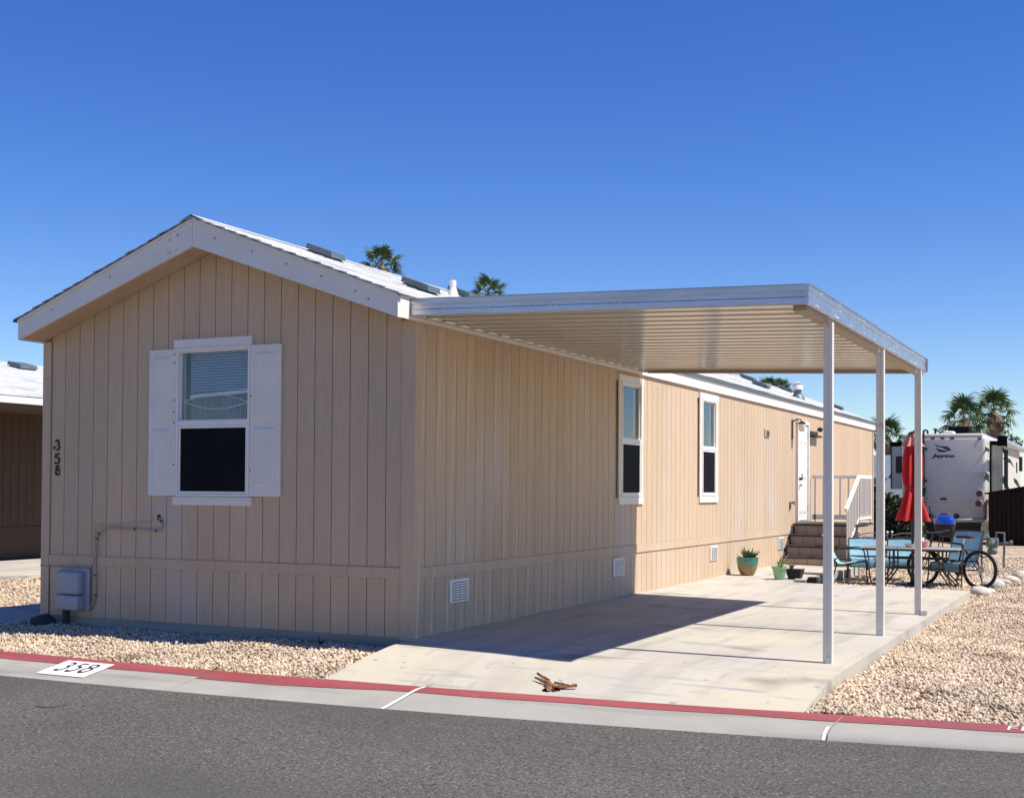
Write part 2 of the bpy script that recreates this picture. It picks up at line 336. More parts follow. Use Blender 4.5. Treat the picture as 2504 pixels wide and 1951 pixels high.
slab('slab', [(.0, YM+g), (3.88, YM+g), (3.87, 6.2-g), (.0, 6.2-g)], zt, -.3, CON, drive)
slab('slab', [(.0, 6.2+g), (3.87, 6.2+g), (3.86, 9.5), (1.30, 9.28), (.0, 9.28)], zt, -.3, CON, drive)
slab('path_slab', [(.0, 9.28+g), (1.30, 9.28+g), (1.30, 11.6), (.0, 11.6)], zt, -.3, CON, drive)
slab('path_slab', [(.0, 11.6+g), (1.30, 11.6+g), (1.45, 13.9), (.0, 13.9)], zt, -.3, CON, drive)
lp = thing('side_path', None, None, kind='structure')
for a, b in ((-.15, 2.4), (2.4, 5), (5, 7.6), (7.6, 10.2), (10.2, 23)):
    MB().box(-6.7, -5.05, a+.006, b-.006, -.35, -.125).build('path_slab', CON, lp)
np_ = thing('neighbour_driveway', None, None, kind='structure')
for a, b in ((-1.1, 4), (4, 9), (9, 14), (14, 19)):
    MB().box(-14.6, -10.65, a+.006, b-.006, -.35, -.115).build('slab', CON, np_)

# ------------------------------------------------------------------ loose gravel (real stones)
def pebbles(name, pts, smin, smax, seed):
    rg = np.random.default_rng(seed); n = len(pts)
    bm = bmesh.new(); bmesh.ops.create_icosphere(bm, subdivisions=1, radius=1)
    bv = np.array([v.co[:] for v in bm.verts]); bf = np.array([[v.index for v in f.verts] for f in bm.faces]); bm.free()
    nv = len(bv); sc = rg.uniform(smin, smax, (n, 1, 1))*rg.uniform(.5, 1.25, (n, 1, 3)); sc[:, :, 2] *= .75
    V = bv[None]*(1+rg.uniform(-.42, .32, (n, nv, 1)))*sc
    q = rg.normal(size=(n, 4)); q /= np.linalg.norm(q, axis=1, keepdims=True); w, x, y, z = q.T
    Rm = np.stack([1-2*(y*y+z*z), 2*(x*y-z*w), 2*(x*z+y*w), 2*(x*y+z*w), 1-2*(x*x+z*z), 2*(y*z-x*w), 2*(x*z-y*w), 2*(y*z+x*w), 1-2*(x*x+y*y)], 1).reshape(n, 3, 3)
    V = np.einsum('nij,nkj->nki', Rm, V)+pts[:, None, :]
    F = (bf[None]+(np.arange(n)*nv)[:, None, None]).reshape(-1, 3)
    me = bpy.data.meshes.new(name); me.vertices.add(n*nv); me.vertices.foreach_set('co', V.reshape(-1))
    me.loops.add(F.size); me.loops.foreach_set('vertex_index', F.reshape(-1)); me.polygons.add(len(F))
    me.polygons.foreach_set('loop_start', np.arange(0, F.size, 3)); me.polygons.foreach_set('loop_total', np.full(len(F), 3))
    me.update(); me.validate(); me.materials.append(PEB)
    o = bpy.data.objects.new(name, me); COL.objects.link(o); return o
def scatter(n, x0, x1, y0, y1, keep, seed, lift=.004):
    rg = np.random.default_rng(seed); out = []
    X = rg.uniform(x0, x1, n); Y = rg.uniform(y0, y1, n); Z = rg.uniform(-.006, .010, n)
    for x, y, z in zip(X, Y, Z):
        if keep(x, y): out.append((x, y, gz(x, y)+lift+z))
    return np.array(out)
kf = lambda x, y: y > KB(x)-.005 and y < -.02 and not (x > .10-.10*max(0, min(1, (BK(.1)-y)/.7)))
P1 = scatter(24000, -8.5, .12, -1.62, -.02, kf, 1)
tag(pebbles('gravel', P1, .0098, .0212, 11), 'tan crushed gravel bed between house front and red kerb', 'gravel', kind='stuff')
kr = lambda x, y: y > KB(x)-.01 and (x > 3.905 or y > 9.56)
P2 = np.concatenate([scatter(31000, 3.9, 6.4, -1.2, 4.5, kr, 2), scatter(18000, 3.86, 6.2, 4.5, 11.5, kr, 3)])
tag(pebbles('gravel', P2, .0098, .0222, 12), 'pinkish tan gravel strip right of the driveway', 'gravel', kind='stuff')
kp = lambda x, y: (x > 1.5 or y > 13.95) and not (y < 9.54+.086*(x-3.86)*0 and x < 3.9)
P3 = np.concatenate([scatter(9500, 1.3, 3.9, 9.3, 14, kp, 4), scatter(9000, 1.0, 5.6, 11.5, 22, kp, 5)])
tag(pebbles('gravel', P3, .014, .034, 13), 'coarse tan gravel under the patio table and bicycle', 'gravel', kind='stuff')
P4 = scatter(9000, -10.6, -6.75, -1.2, 8, lambda x, y: y > KB(x), 6)
tag(pebbles('gravel', P4, .014, .030, 14), 'sunlit gravel strip beyond the left side path', 'gravel', kind='stuff')

# ------------------------------------------------------------------ mobile home
HW, HL, XR = 4.67, 23.2, -2.335                      # width, length, ridge
SF = lambda x: 2.955+.355*(2.365-abs(x-XR))          # soffit line
RT = lambda x: 3.165+.377*(2.365-abs(x-XR))          # roof top
home = thing('mobile_home', 'long tan mobile home with white gable trim and white shutters', 'house', (-2.335, 11, 0))
# structural shell with its openings (thin walls, empty rooms behind the glass)
FO = (-2.80, -1.885, 1.30, 2.80)
WO = [(5.27, 6.02, 1.29, 2.80), (8.72, 9.46, 1.29, 2.80), (14.98, 15.90, .765, 2.74)]
m = MB(); t0, t1 = .03, .10
for x0, x1, z0, z1 in ((-HW+t0, FO[0], 0, 3.0), (FO[1], -t0, 0, 3.0), (FO[0], FO[1], 0, FO[2]), (FO[0], FO[1], FO[3], 3.0)): m.box(x0, x1, t0-.008, t1, z0, z1)
m.loft([(-HW+t0, t0-.008, 3.0), (-t0, t0-.008, 3.0), (XR, t0-.008, 3.78)], [(-HW+t0, t1, 3.0), (-t0, t1, 3.0), (XR, t1, 3.78)])
y = t1
for a, b, z0, z1 in WO:
    m.box(-t1, -t0+.008, y, a, 0, 3.0); m.box(-t1, -t0+.008, a, b, 0, z0); m.box(-t1, -t0+.008, a, b, z1, 3.0); y = b
m.box(-t1, -t0+.008, y, HL-.03, 0, 3.0); m.box(-HW+t0-.008, -HW+t1, t1, HL-.03, 0, 3.0)
m.box(-HW+t0, -t0, HL-.12, HL-.03, 0, 3.2)
m.build('wall', SID, home)
m = MB().box(-HW+.14, -.14, .14, HL-.15, .70, .76).box(-HW+.14, -.14, .14, HL-.15, 2.90, 2.94)
for yy in (3.8, 7.3, 11.5): m.box(-HW+.14, -.14, yy, yy+.1, .76, 2.9)
m.build('room_partition', ROOM, home)
MB().box(-HW+.012, -.012, .012, HL-.02, -.30, -.002).build('footing', KRB, home)
# siding boards: every board between two grooves is its own piece
GAP = .0085; S = .2032; TH = .022
def fboard(x0, x1, z0, zf, par=home, y0=.0):
    a = [(x0, y0, z0), (x1, y0, z0), (x1, y0, zf(x1)), (x0, y0, zf(x0))]
    if (x0-XR)*(x1-XR) < 0: a = [(x0, y0, z0), (x1, y0, z0), (x1, y0, zf(x1)), (XR, y0, zf(XR)), (x0, y0, zf(x0))]
    MB().loft(a, [(p[0], p[1]+TH, p[2]) for p in a]).build('siding_board', SID, par)
gx = [-4.565]+[-.3065-(20-i)*S for i in range(21)]+[-.139]
for a, b in zip(gx[:-1], gx[1:]):
    a2, b2 = a+GAP/2, b-GAP/2
    fboard(a2, b2, 0.0, lambda x: .544)
    if b2 <= FO[0] or a2 >= FO[1]: fboard(a2, b2, .651, lambda x: SF(x)-.002)
    else:
        fboard(a2, b2, .651, lambda x: FO[2]-.005); fboard(a2, b2, FO[3]+.005, lambda x: SF(x)-.002)
bmesh_cache = {}
def rboard(y0, y1, z0, z1):
    key = (round(y1-y0, 4), z0, z1)
    if key not in bmesh_cache:
        mb = MB().box(-TH, 0, 0, y1-y0, z0, z1); me = bpy.data.meshes.new('siding_board')
        me.from_pydata(mb.v, [], mb.f); me.materials.append(SID); bmesh_cache[key] = me
    o = MB().build('siding_board', SID, home, mesh=bmesh_cache[key]); o.location = Vector((0, y0, 0))-OFF[home]
gy = [.115]+[.2067+i*S for i in range(113)]; gy = [y for y in gy if y < HL-.12]+[HL-.10]
for a, b in zip(gy[:-1], gy[1:]):
    a2, b2 = a+GAP/2, b-GAP/2
    rboard(a2, b2, .0, .544)
    hit = [w for w in WO if not (b2 <= w[0] or a2 >= w[1])]
    if hit:
        w = hit[0]
        if w[2] > .8: rboard(a2, b2, .651, w[2]-.005)
        rboard(a2, b2, w[3]+.005, 2.99)
    else: rboard(a2, b2, .651, 2.99)
MB().box(-HW+.002, -.002, HL-.02, HL, 0, 3.1).build('rear_panel', SID, home)
MB().box(-HW, -HW+TH, .1, HL, 0, 3.0).build('left_panel', SID, home)
# corner and belt trim
for nm, b in (('corner_trim', (-.132, .018, -.016, .001, -.02, 2.96)), ('corner_trim', (.001, .018, .001, .108, -.02, 2.99)), ('corner_trim', (-HW-.014, -4.570, -.016, .001, -.02, 2.96)),
              ('corner_trim', (-HW-.014, -HW-.001, .001, .12, -.02, 2.96)), ('corner_trim', (.001, .014, HL-.10, HL, 0, 2.99))): MB().box(*b).build(nm, SID, home)
for a, b in ((-4.566, -2.3), (-2.296, -.72), (-.716, -.136)): MB().box(a, b, -.013, .0, .546, .649).build('belt_board', SID, home)
yy = [.112, 3.2, 6.9, 8.7, 10.6, 12.6, 14.6, 18.2, HL-.11]
for a, b in zip(yy[:-1], yy[1:]): MB().box(0, .014+.002*rnd.random(), a, b-.004, .546, .649).build('belt_board', SID, home)
# roof
YF = -.37
roof = MB()
for s, e in ((1, .032), (-1, -HW-.012)):
    a = [(XR, YF+.03, RT(XR)-.10), (e, YF+.03, RT(e)-.10), (e, YF+.03, RT(e)-.012), (XR, YF+.03, RT(XR)-.012)]
    roof.loft(a, [(p[0], HL+.15, p[2]) for p in a])
roof = roof.build('roof', WHT, home)
sof = MB()
for e in (.0, -HW):
    a = [(XR, YF+.03, SF(XR)), (e, YF+.03, SF(e)), (e, YF+.03, SF(e)+.012), (XR, YF+.03, SF(XR)+.012)]
    sof.loft(a, [(p[0], .0-.001, p[2]) for p in a])
sof.build('gable_soffit', SID, roof)
for e, s in ((.035, 1), (-HW-.015, -1)):
    a = [(XR+.002*s, YF, SF(XR)-.03), (e, YF, SF(e)-.03+.017), (e, YF, RT(e)-.008), (XR+.002*s, YF, RT(XR)-.008)]
    MB().loft(a, [(p[0], YF+.028, p[2]) for p in a]).build('rake_board', WHT, roof)
    a = [(XR+.002*s, YF-.014, RT(XR)-.045), (e, YF-.014, RT(e)-.045), (e, YF-.014, RT(e)-.004), (XR+.002*s, YF-.014, RT(XR)-.004)]
    MB().loft(a, [(p[0], YF-.001, p[2]) for p in a]).build('rake_drip_strip', WHT, roof)
MB().box(.014, .0335, YF+.03, HL+.15, 2.945, RT(.046)-.012).build('eave_fascia', WHT, roof)
MB().box(-HW-.0135, -HW-.001, YF+.03, HL+.15, 2.945, RT(.046)-.012).build('eave_fascia', WHT, roof)
MB().box(.0, .0135, YF+.03, -.02, 2.955, 2.985).build('eave_block', WHT, roof)
MB().box(.035, .062, 6.08, HL+.15, RT(.05)-.05, RT(.05)-.012).build('gutter_edge', VNT, roof)
NC = 17; ex = 2.40/NC
for sd in (1, -1):
    for i in range(NC):
        d0 = 2.40-i*ex; d1 = max(d0-ex*1.25, 0.)
        def P(d, lift): 
            x = XR+sd*d; return x, RT(XR)-.377*d+lift
        (xa, za), (xb, zb_) = P(d0, .010), P(d1, .001)
        m = MB(); steps = 60 if sd == 1 else 1; prev = None
        ys = [YF-.03+(HL+.2-YF)*j/steps for j in range(steps+1)]
        ra = [(xa+rnd.uniform(-.006, .006)*sd, y+(rnd.uniform(-.01, .02) if j == 0 else 0), za+rnd.uniform(-.002, .005)+(.004 if j == 0 else 0)) for j, y in enumerate(ys)]
        rb = [(xb, y, zb_) for y in ys]; rc = [(p[0], p[1], p[2]-.012) for p in ra]
        m.sheet([rb, ra]); m.sheet([ra, rc]); m.sheet([[rb[0], ra[0]], [(rb[0][0], rb[0][1], rb[0][2]-.012), rc[0]]])
        m.build('shingle_course', SHG, roof)
    a = [(XR, YF-.022, RT(XR)-.001), (XR+sd*2.41, YF-.022, RT(XR+sd*2.38)-.012), (XR+sd*2.41, YF-.022, RT(XR+sd*2.38)-.020), (XR, YF-.022, RT(XR)-.011)]
    MB().loft(a, [(p[0], YF+.05, p[2]) for p in a]).build('felt_edge', FLT, roof)
m = MB()
for s in (-1, 1): m.sheet([[(XR+s*.13, y, RT(XR)-.377*.13+.018) for y in (YF-.03, HL+.2)], [(XR, y, RT(XR)+.022) for y in (YF-.03, HL+.2)]])
m.build('ridge_cap', SHG, roof)
def vent(x, y, w=.34, l=.28):
    sl_ = -.377; m = MB()
    def q(dx, dy, h): return (x+dx, y+dy, RT(x)+sl_*dx+h)
    lo = [q(-w/2, -l/2, .0), q(w/2, -l/2, .0), q(w/2, l/2, .0), q(-w/2, l/2, .0)]; hi = [q(-w/2+.02, -l/2+.02, .03), q(w/2-.05, -l/2+.02, .03), q(w/2-.05, l/2-.02, .03), q(-w/2+.02, l/2-.02, .03)]
    m.loft(lo, hi); a = [q(-w/2, -l/2, .033), q(w/2, -l/2, .033), q(w/2, l/2, .033), q(-w/2, l/2, .033)]; b = [q(-w/2+.01, -l/2+.01, .095), q(w/2-.01, -l/2+.01, .095), q(w/2-.01, l/2-.01, .095), q(-w/2+.01, l/2-.01, .095)]
    m.loft(a, b); return m.build('roof_vent', VNT, roof)
for x, y in ((-1.98, 1.42), (-.96, 1.75), (-2.05, 4.75), (-2.08, 18.9), (-1.0, 16.0), (-2.1, 22.6), (-.85, 22.8)): vent(x, y)
z0 = RT(-1.49)
pv = MB().lathe([(.085, -.03), (.07, .02), (.036, .12), (.034, .13), (.040, .135), (.040, .20), (.030, .205)], (-1.49, 3.44, z0)).build('vent_pipe', WH2, roof, True)
cx_, cy_ = -.663, 17.8; z0 = RT(cx_)
ch = MB().lathe([(.17, -.06), (.14, .04), (.085, .09), (.08, .20)], (cx_, cy_, z0)).build('flue', VNT, roof, True)
MB().lathe([(.095, .185), (.118, .195), (.118, .27), (.11, .28)], (cx_, cy_, z0)).build('flue_cap', WH2, ch, True)
m = MB()
for k in range(18):
    a = k*math.pi/9; m.box(cx_+.10*math.cos(a)-.008, cx_+.10*math.cos(a)+.008, cy_+.10*math.sin(a)-.008, cy_+.10*math.sin(a)+.008, z0+.28, z0+.33)
m.lathe([(.115, .33), (.118, .338), (.02, .36)], (cx_, cy_, z0)).build('flue_crown', WH2, ch)
for x, z in [(-4.2, 0), (-3.4, 0), (-2.62, .03), (-2.52, .03), (-2.05, 0), (-1.6, 0), (-1.2, 0), (-.8, 0), (-.42, -.02), (-.28, -.05)]:
    MB().disc((x, YF-.001, (SF(x)+RT(x))/2+z), (0, 1, 0), .011, .006, 8).build('nail_head', KRB, roof)
# front window
win = MB().box(-2.852, -1.862, -.026, .0, 2.806, 2.898).build('window', WHT, home)
MB().box(-2.852, -1.856, -.026, .0, 1.208, 1.292).build('sill_trim', WHT, win)
def frame_y(x0, x1, z0, z1, w, ya, yb, nm, m, par):
    MB().box(x0, x0+w, ya, yb, z0, z1).box(x1-w, x1, ya, yb, z0, z1).box(x0+w, x1-w, ya, yb, z0, z0+w).box(x0+w, x1-w, ya, yb, z1-w, z1).build(nm, m, par)
frame_y(-2.808, -1.879, 1.298, 2.803, .022, -.034, .09, 'frame', WH2, win)
frame_y(-2.785, -1.902, 2.060, 2.780, .016, .000, .03, 'upper_sash', WH2, win)
MB().box(-2.786, -1.901, -.030, .034, 2.016, 2.062).build('meeting_rail', WH2, win)
frame_y(-2.784, -1.903, 1.322, 2.014, .026, -.024, -.006, 'screen_frame', WH2, win)
MB().box(-2.758, -1.929, -.016, -.013, 1.348, 1.988).build('insect_screen', SCR, win)
MB().box(-2.768, -1.919, .012, .016, 2.078, 2.764).build('pane', GLS, win)
m = MB()
for i in range(14):
    z = 2.752-i*.0285; dz = .012*i/14
    m.loft([(-2.72, .080, z-dz), (-1.925, .080, z), (-1.925, .094, z+.016), (-2.72, .094, z+.016-dz)], [(-2.72, .078, z-dz-.001), (-1.925, .078, z-.001), (-1.925, .092, z+.0145), (-2.72, .092, z+.0145-dz)])
tag(m.build('blind_slat', BLD, win), kind='stuff')
MB().loft([(-2.72, .078, 2.300), (-1.925, .078, 2.345), (-1.925, .078, 2.378), (-2.72, .078, 2.338)], [(-2.72, .10, 2.300), (-1.925, .10, 2.345), (-1.925, .10, 2.378), (-2.72, .10, 2.338)]).build('blind_bottom_rail', WH2, win)
m = MB(); r1 = []; r2 = []
for i in range(121):
    x = -2.79+i*.90/120; yv = .16+.022*math.sin(i*.62)+.012*math.sin(i*1.37+1)
    r1.append((x, yv, 1.2)); r2.append((x, yv, 2.85))
m.sheet([r1, r2]).build('curtain', CUR, win, True)
MB().tube([(-2.765+.83*t, .030, 2.265+.075*math.sin(math.pi*t)*(1 if True else 0)-.02*t) for t in np.linspace(0, 1, 13)], .004, 5).build('hanging_cord', WH2, win)
MB().tube([(-2.765+.83*t, .030, 2.265-.07*math.sin(math.pi*t)-.02*t) for t in np.linspace(0, 1, 13)], .005, 5).build('hanging_cord', WH2, win)
for x0, x1 in ((-3.174, -2.813), (-1.878, -1.504)):
    sh = MB().rbox(x0, x1, -.032, -.0005, 1.300, 2.806, .005, 1).build('shutter', WHT, home)
    for z0, z1 in ((1.40, 1.99), (2.07, 2.73)):
        fx0, fx1 = x0+.06, x1-.06
        a = [(fx0, -.0325, z0), (fx1, -.0325, z0), (fx1, -.0325, z1), (fx0, -.0325, z1)]; b = [(fx0+.022, -.043, z0+.022), (fx1-.022, -.043, z0+.022), (fx1-.022, -.043, z1-.022), (fx0+.022, -.043, z1-.022)]
        MB().loft(a[::-1], b[::-1]).build('raised_panel', WHT, sh)
    for z in ((1.62, 2.05, 2.16, 2.28, 2.66, 2.75) if x0 < -2.5 else (1.56, 2.30)):
        MB().disc(((x1-.022) if x0 < -2.5 else x0+.018, -.034, z), (0, 1, 0), .008, .006, 8).build('screw', BLK, sh)
# side windows
def side_window(y0, y1, gy0, gy1):
    w = MB().box(.0, .026, y0-.012, y1+.012, 2.802, 2.894).build('window', WHT, home)
    MB().box(.0, .026, y0-.006, y1+.006, 1.198, 1.294).build('sill_trim', WHT, w)
    MB().box(.0, .022, y0, gy0-.02, 1.296, 2.800).build('side_trim', WHT, w); MB().box(.0, .022, gy1+.02, y1, 1.296, 2.800).build('side_trim', WHT, w)
    def fr(a, b, z0, z1, wd, xa, xb, nm): MB().box(xa, xb, a, a+wd, z0, z1).box(xa, xb, b-wd, b, z0, z1).box(xa, xb, a+wd, b-wd, z0, z0+wd).box(xa, xb, a+wd, b-wd, z1-wd, z1).build(nm, WH2, w)
    fr(gy0-.018, gy1+.018, 1.298, 2.798, .022, -.09, .032, 'frame'); fr(gy0+.006, gy1-.006, 2.058, 2.774, .016, -.028, .002, 'upper_sash')
    MB().box(-.034, .028, gy0+.005, gy1-.005, 2.016, 2.056).build('meeting_rail', WH2, w)
    fr(gy0+.006, gy1-.006, 1.322, 2.014, .028, .004, .022, 'screen_frame')
    MB().box(.010, .013, gy0+.034, gy1-.034, 1.350, 1.986).build('insect_screen', SCR, w)
    MB().box(-.016, -.012, gy0+.022, gy1-.022, 2.074, 2.758).build('pane', GLS, w)
side_window(5.195, 6.09, 5.30, 6.0); side_window(8.62, 9.56, 8.75, 9.43)
# door and what hangs beside it
dr = MB().box(-.035, .004, 15.03, 15.86, .79, 2.72).build('door', WH2, home)
for a, b in ((15.12, 15.40), (15.49, 15.77)):
    for z0, z1 in ((.93, 1.50), (1.62, 2.22), (2.33, 2.56)):
        for q in range(1):
            p0 = [(.0045, a, z0), (.0045, b, z0), (.0045, b, z1), (.0045, a, z1)]; p1 = [(.014, a+.03, z0+.03), (.014, b-.03, z0+.03), (.014, b-.03, z1-.03), (.014, a+.03, z1-.03)]
            MB().loft(p0, p1).build('door_panel', WH2, dr)
MB().disc((.03, 15.13, 1.62), (1, 0, 0), .03, .05, 12).tube([(.05, 15.13, 1.72), (.07, 15.13, 1.70), (.07, 15.13, 1.60)], .012, 6).build('door_handle', BLK, dr)
MB().ball((.045, 15.13, 1.50), .032).build('door_knob', CHR, dr, True)
for z in (1.0, 1.75, 2.5): MB().box(.004, .012, 15.84, 15.868, z, z+.09).build('hinge', CHR, dr)
MB().box(-.09, .03, 14.95, 15.025, .77, 2.79).box(-.09, .03, 15.866, 15.945, .77, 2.79).box(-.09, .03, 15.025, 15.866, 2.725, 2.79).build('door_frame', WHT, home)
MB().box(-.09, .04, 14.95, 15.945, .745, .768).build('threshold', GAL, home)
lm = MB().rbox(.001, .02, 14.50, 14.60, 2.40, 2.78, .006, 1).tube([(.02, 14.55, 2.74), (.10, 14.55, 2.78), (.17, 14.57, 2.77), (.19, 14.58, 2.73)], .014, 8).lathe([(.075, .0), (.07, .03), (.03, .05)], (.19, 14.58, 2.69), 14).build('wall_lamp', BLK, home, True)
MB().lathe([(.035, -.15), (.062, -.12), (.065, .0)], (.19, 14.58, 2.69), 14).build('lamp_glass', WH2, lm, True)
vt = MB().box(.001, .02, 12.47, 12.80, 2.36, 2.50).build('wall_vent', CBL, home)
for k in range(4): MB().box(.0205, .026, 12.56, 12.76, 2.378+k*.026, 2.392+k*.026).build('louvre', STEP, vt)
MB().box(.001, .03, 14.33, 14.40, 1.03, 1.17).tube([(.03, 14.36, 1.15), (.09, 14.36, 1.15), (.10, 14.36, 1.11)], .018, 8).disc((.10, 14.36, 1.17), (0, 0, 1), .035, .015, 10).build('hose_tap', IRN, home)
MB().box(.001, .12, 16.06, 16.72, 2.50, 2.535).box(.001, .02, 16.06, 16.72, 2.535, 2.62).build('small_shelf', STEP, home)
MB().ball((.06, 16.8, 2.68), (.055, .055, .055)).tube([(.0, 16.8, 2.70), (.06, 16.8, 2.68)], .015, 6).build('motion_sensor', BLK, home, True)
def skirt_vent(y0, y1):
    v = MB().rbox(.001, .018, y0, y1, .272, .500, .004, 1).build('skirt_vent', WH2, home); m_ = MB()
    w = (y1-y0-.06)/3
    for k in range(3):
        for j in range(8): m_.box(.0185, .0235, y0+.03+k*w+.01, y0+.03+(k+1)*w-.01, .292+j*.0245, .301+j*.0245)
    tag(m_.build('louvre', VNT, v), kind='stuff')
for a in (.685, 5.03, 9.2, 13.48): skirt_vent(a, a+.385)
# wall numerals (drawn as curved strokes)
def stroke(m, pts, r0=.010, y=-.006, sc=1.):
    n = len(pts); R_ = [r0*(.55+.6*math.sin(math.pi*(i+.5)/n)) for i in range(n)]; m.tube([(p[0], y, p[1]) for p in pts], R_, 6)
def arc(cx, cz, rx, rz, a0, a1, n=10): return [(cx+rx*math.cos(math.radians(a0+(a1-a0)*i/n)), cz+rz*math.sin(math.radians(a0+(a1-a0)*i/n))) for i in range(n+1)]
X0_, = (-4.475,)
d3 = MB(); stroke(d3, arc(X0_, 1.862, .024, .026, 165, -75)); stroke(d3, arc(X0_+.002, 1.812, .030, .030, 95, -125)); stroke(d3, arc(X0_-.035, 1.802, .012, .012, 230, 20)); d3.build('house_number', BPT, home)
d5 = MB(); stroke(d5, [(X0_+.035, 1.742), (X0_+.015, 1.736), (X0_-.014, 1.737), (X0_-.022, 1.705), (X0_-.020, 1.695)]); stroke(d5, arc(X0_+.002, 1.670, .032, .034, 125, -120)); stroke(d5, [(X0_-.02, 1.64), (X0_-.034, 1.648)]); d5.build('house_number', BPT, home)
d8 = MB(); stroke(d8, arc(X0_+.012, 1.588, .020, .024, 0, 350, 14)); stroke(d8, arc(X0_+.012, 1.540, .028, .028, 0, 350, 14)); d8.build('house_number', BPT, home)
# utility box and its cable
ub = thing('utility_box', 'grey telephone junction box with cables under the house number', 'utility box', (-4.15, -.06, -.1))
MB().rbox(-4.32, -3.955, -.05, -.014, .07, .52, .012, 2).build('back_plate', GRYP, ub)
m = MB(); pr = [(-.05, .085), (-.125, .10), (-.135, .24)]
m.rbox(-4.335, -4.01, -.155, -.045, .075, .235, .02, 3); m.build('lower_cover', GRYP, ub, True)
m = MB().rbox(-4.33, -4.01, -.15, -.045, .243, .49, .03, 3).build('upper_cover', GRYP, ub, True)
MB().tube([(-4.235, -.08, .08), (-4.235, -.08, -.2)], .035, 10).build('conduit', STEP, ub, True)
cab = [(-3.04, -.002, 1.07), (-3.0, -.02, 1.035), (-2.985, -.02, .99), (-3.0, -.02, .95), (-3.06, -.02, .938), (-3.35, -.02, .948), (-3.7, -.02, .946), (-3.79, -.02, .935), (-3.85, -.02, .895), (-3.876, -.02, .84), (-3.886, -.026, .66), (-3.888, -.026, .45), (-3.888, -.02, .24), (-3.905, -.02, .17), (-3.95, -.03, .10), (-4.0, -.04, .075)]
MB().tube(cab, .010, 8).build('cable', CBL, ub, True)
for i in (1, 4, 5, 8, 9, 11, 12): MB().disc(cab[i], (Vector(cab[i+1])-Vector(cab[i-1])), .014, .016, 8).build('cable_clip', BLK, ub)
MB().tube([(-3.14, -.004, 1.10), (-3.135, -.01, 1.05), (-3.16, -.01, 1.02), (-3.35, -.01, 1.02), (-3.6, -.01, .985), (-3.86, -.01, .985), (-3.91, -.01, .96), (-3.915, -.01, .66), (-3.925, -.02, .58), (-3.99, -.03, .50)], .0045, 6).build('thin_cable', SID, ub, True)
MB().tube([(-HW-.02, -.018, .53), (-4.55, -.02, .515), (-4.4, -.02, .52), (-4.3, -.03, .505), (-4.26, -.04, .49)], .007, 6).build('thin_cable', CBL, ub, True)
MB().ball((-3.045, -.004, 1.075), (.030, .008, .036), 1).build('wall_hole', BLK, ub)

# ------------------------------------------------------------------ carport
cp = thing('carport', 'flat aluminium carport with ribbed ceiling on three white posts', 'carport', (2, 3, 0))
CX0, CX1, CY0, CY1 = .040, 3.70, -.25, 5.98
CB = lambda x: 3.000-.0335*(x-.05)                 # underside of the pans
NP = 20; PY0 = -.09; pw = (CY1-PY0-.02)/NP
for i in range(NP):
    y0 = PY0+i*pw
    pr = [(0, 0), (.17, 0), (.176, .016), (.19, .016), (.196, 0), (.215, 0), (.222, .075), (.292, .075), (pw-.002, .002)]
    pr = [(a*1.0, b) for a, b in pr]; up = [(a, b+.004) for a, b in pr][::-1]
    A = [(CX0, y0+a, CB(CX0)+b) for a, b in pr+up]; B = [(CX1, y0+a, CB(CX1)+b) for a, b in pr+up]
    MB().loft(A, B).build('roof_pan', BEI, cp)
def fasc(p, q, out, nm, h=.150, par=cp):           # stepped fascia channel from p to q, out = outward dir
    o = Vector(out); pr = [(0, -.012), (.022, -.012), (.030, .0), (.030, .045), (.026, .052), (.026, .088), (.033, .098), (.033, h-.006), (.045, h), (.0, h)]
    MB().loft([Vector(p)+o*a+Vector((0, 0, b)) for a, b in pr], [Vector(q)+o*a+Vector((0, 0, b)) for a, b in pr]).build(nm, ALU, par)
zf0, zf1 = CB(CX0)-.014, CB(CX1)-.014
fasc((CX0+.0, -.115, zf0), (CX1+.001, CY0, zf1), (0, -1, 0), 'front_fascia')
MB().loft([(CX0, -.113, CB(CX0)+.002), (CX1, CY0+.002, CB(CX1)+.002), (CX1, PY0+.03, CB(CX1)+.002), (CX0, PY0+.03, CB(CX0)+.002)][::-1], [(CX0, -.113, CB(CX0)+.006), (CX1, CY0+.002, CB(CX1)+.006), (CX1, PY0+.03, CB(CX1)+.006), (CX0, PY0+.03, CB(CX0)+.006)][::-1]).build('edge_flashing', BEI, cp)
fasc((CX1+.002, CY0-.047, zf1-.002), (CX1+.002, 2.6, zf1-.002), (1, 0, 0), 'side_fascia', .152)
fasc((CX1-.001, 2.58, zf1-.003), (CX1-.001, CY1+.03, zf1-.003), (1, 0, 0), 'side_fascia', .150)
fasc((CX1+.05, CY1, zf1), (CX0, CY1, zf0), (0, 1, 0), 'back_fascia')
MB().box(CX1-.11, CX1-.0, CY0+.03, CY1-.03, zf1-.048, zf1+.012).build('side_beam', STP, cp)
MB().loft([(CX0+.1, CY1-.045, CB(CX0)-.042), (CX0+.1, CY1-.004, CB(CX0)-.042), (CX0+.1, CY1-.004, CB(CX0)-.001), (CX0+.1, CY1-.045, CB(CX0)-.001)],
          [(CX1-.11, CY1-.045, CB(CX1)-.042), (CX1-.11, CY1-.004, CB(CX1)-.042), (CX1-.11, CY1-.004, CB(CX1)-.001), (CX1-.11, CY1-.045, CB(CX1)-.001)]).build('back_beam', STP, cp)
MB().box(.035, .065, -.10, CY1, 2.975, 2.993).build('house_channel', BEI, cp)
for i in range(1, NP+1): MB().box(.0415, .055, PY0+i*pw-.085, PY0+i*pw-.01, 3.002, 3.052).build('rib_gap_shade', BLK, cp)  # black blocks paint the shade in the open gaps under the ribs
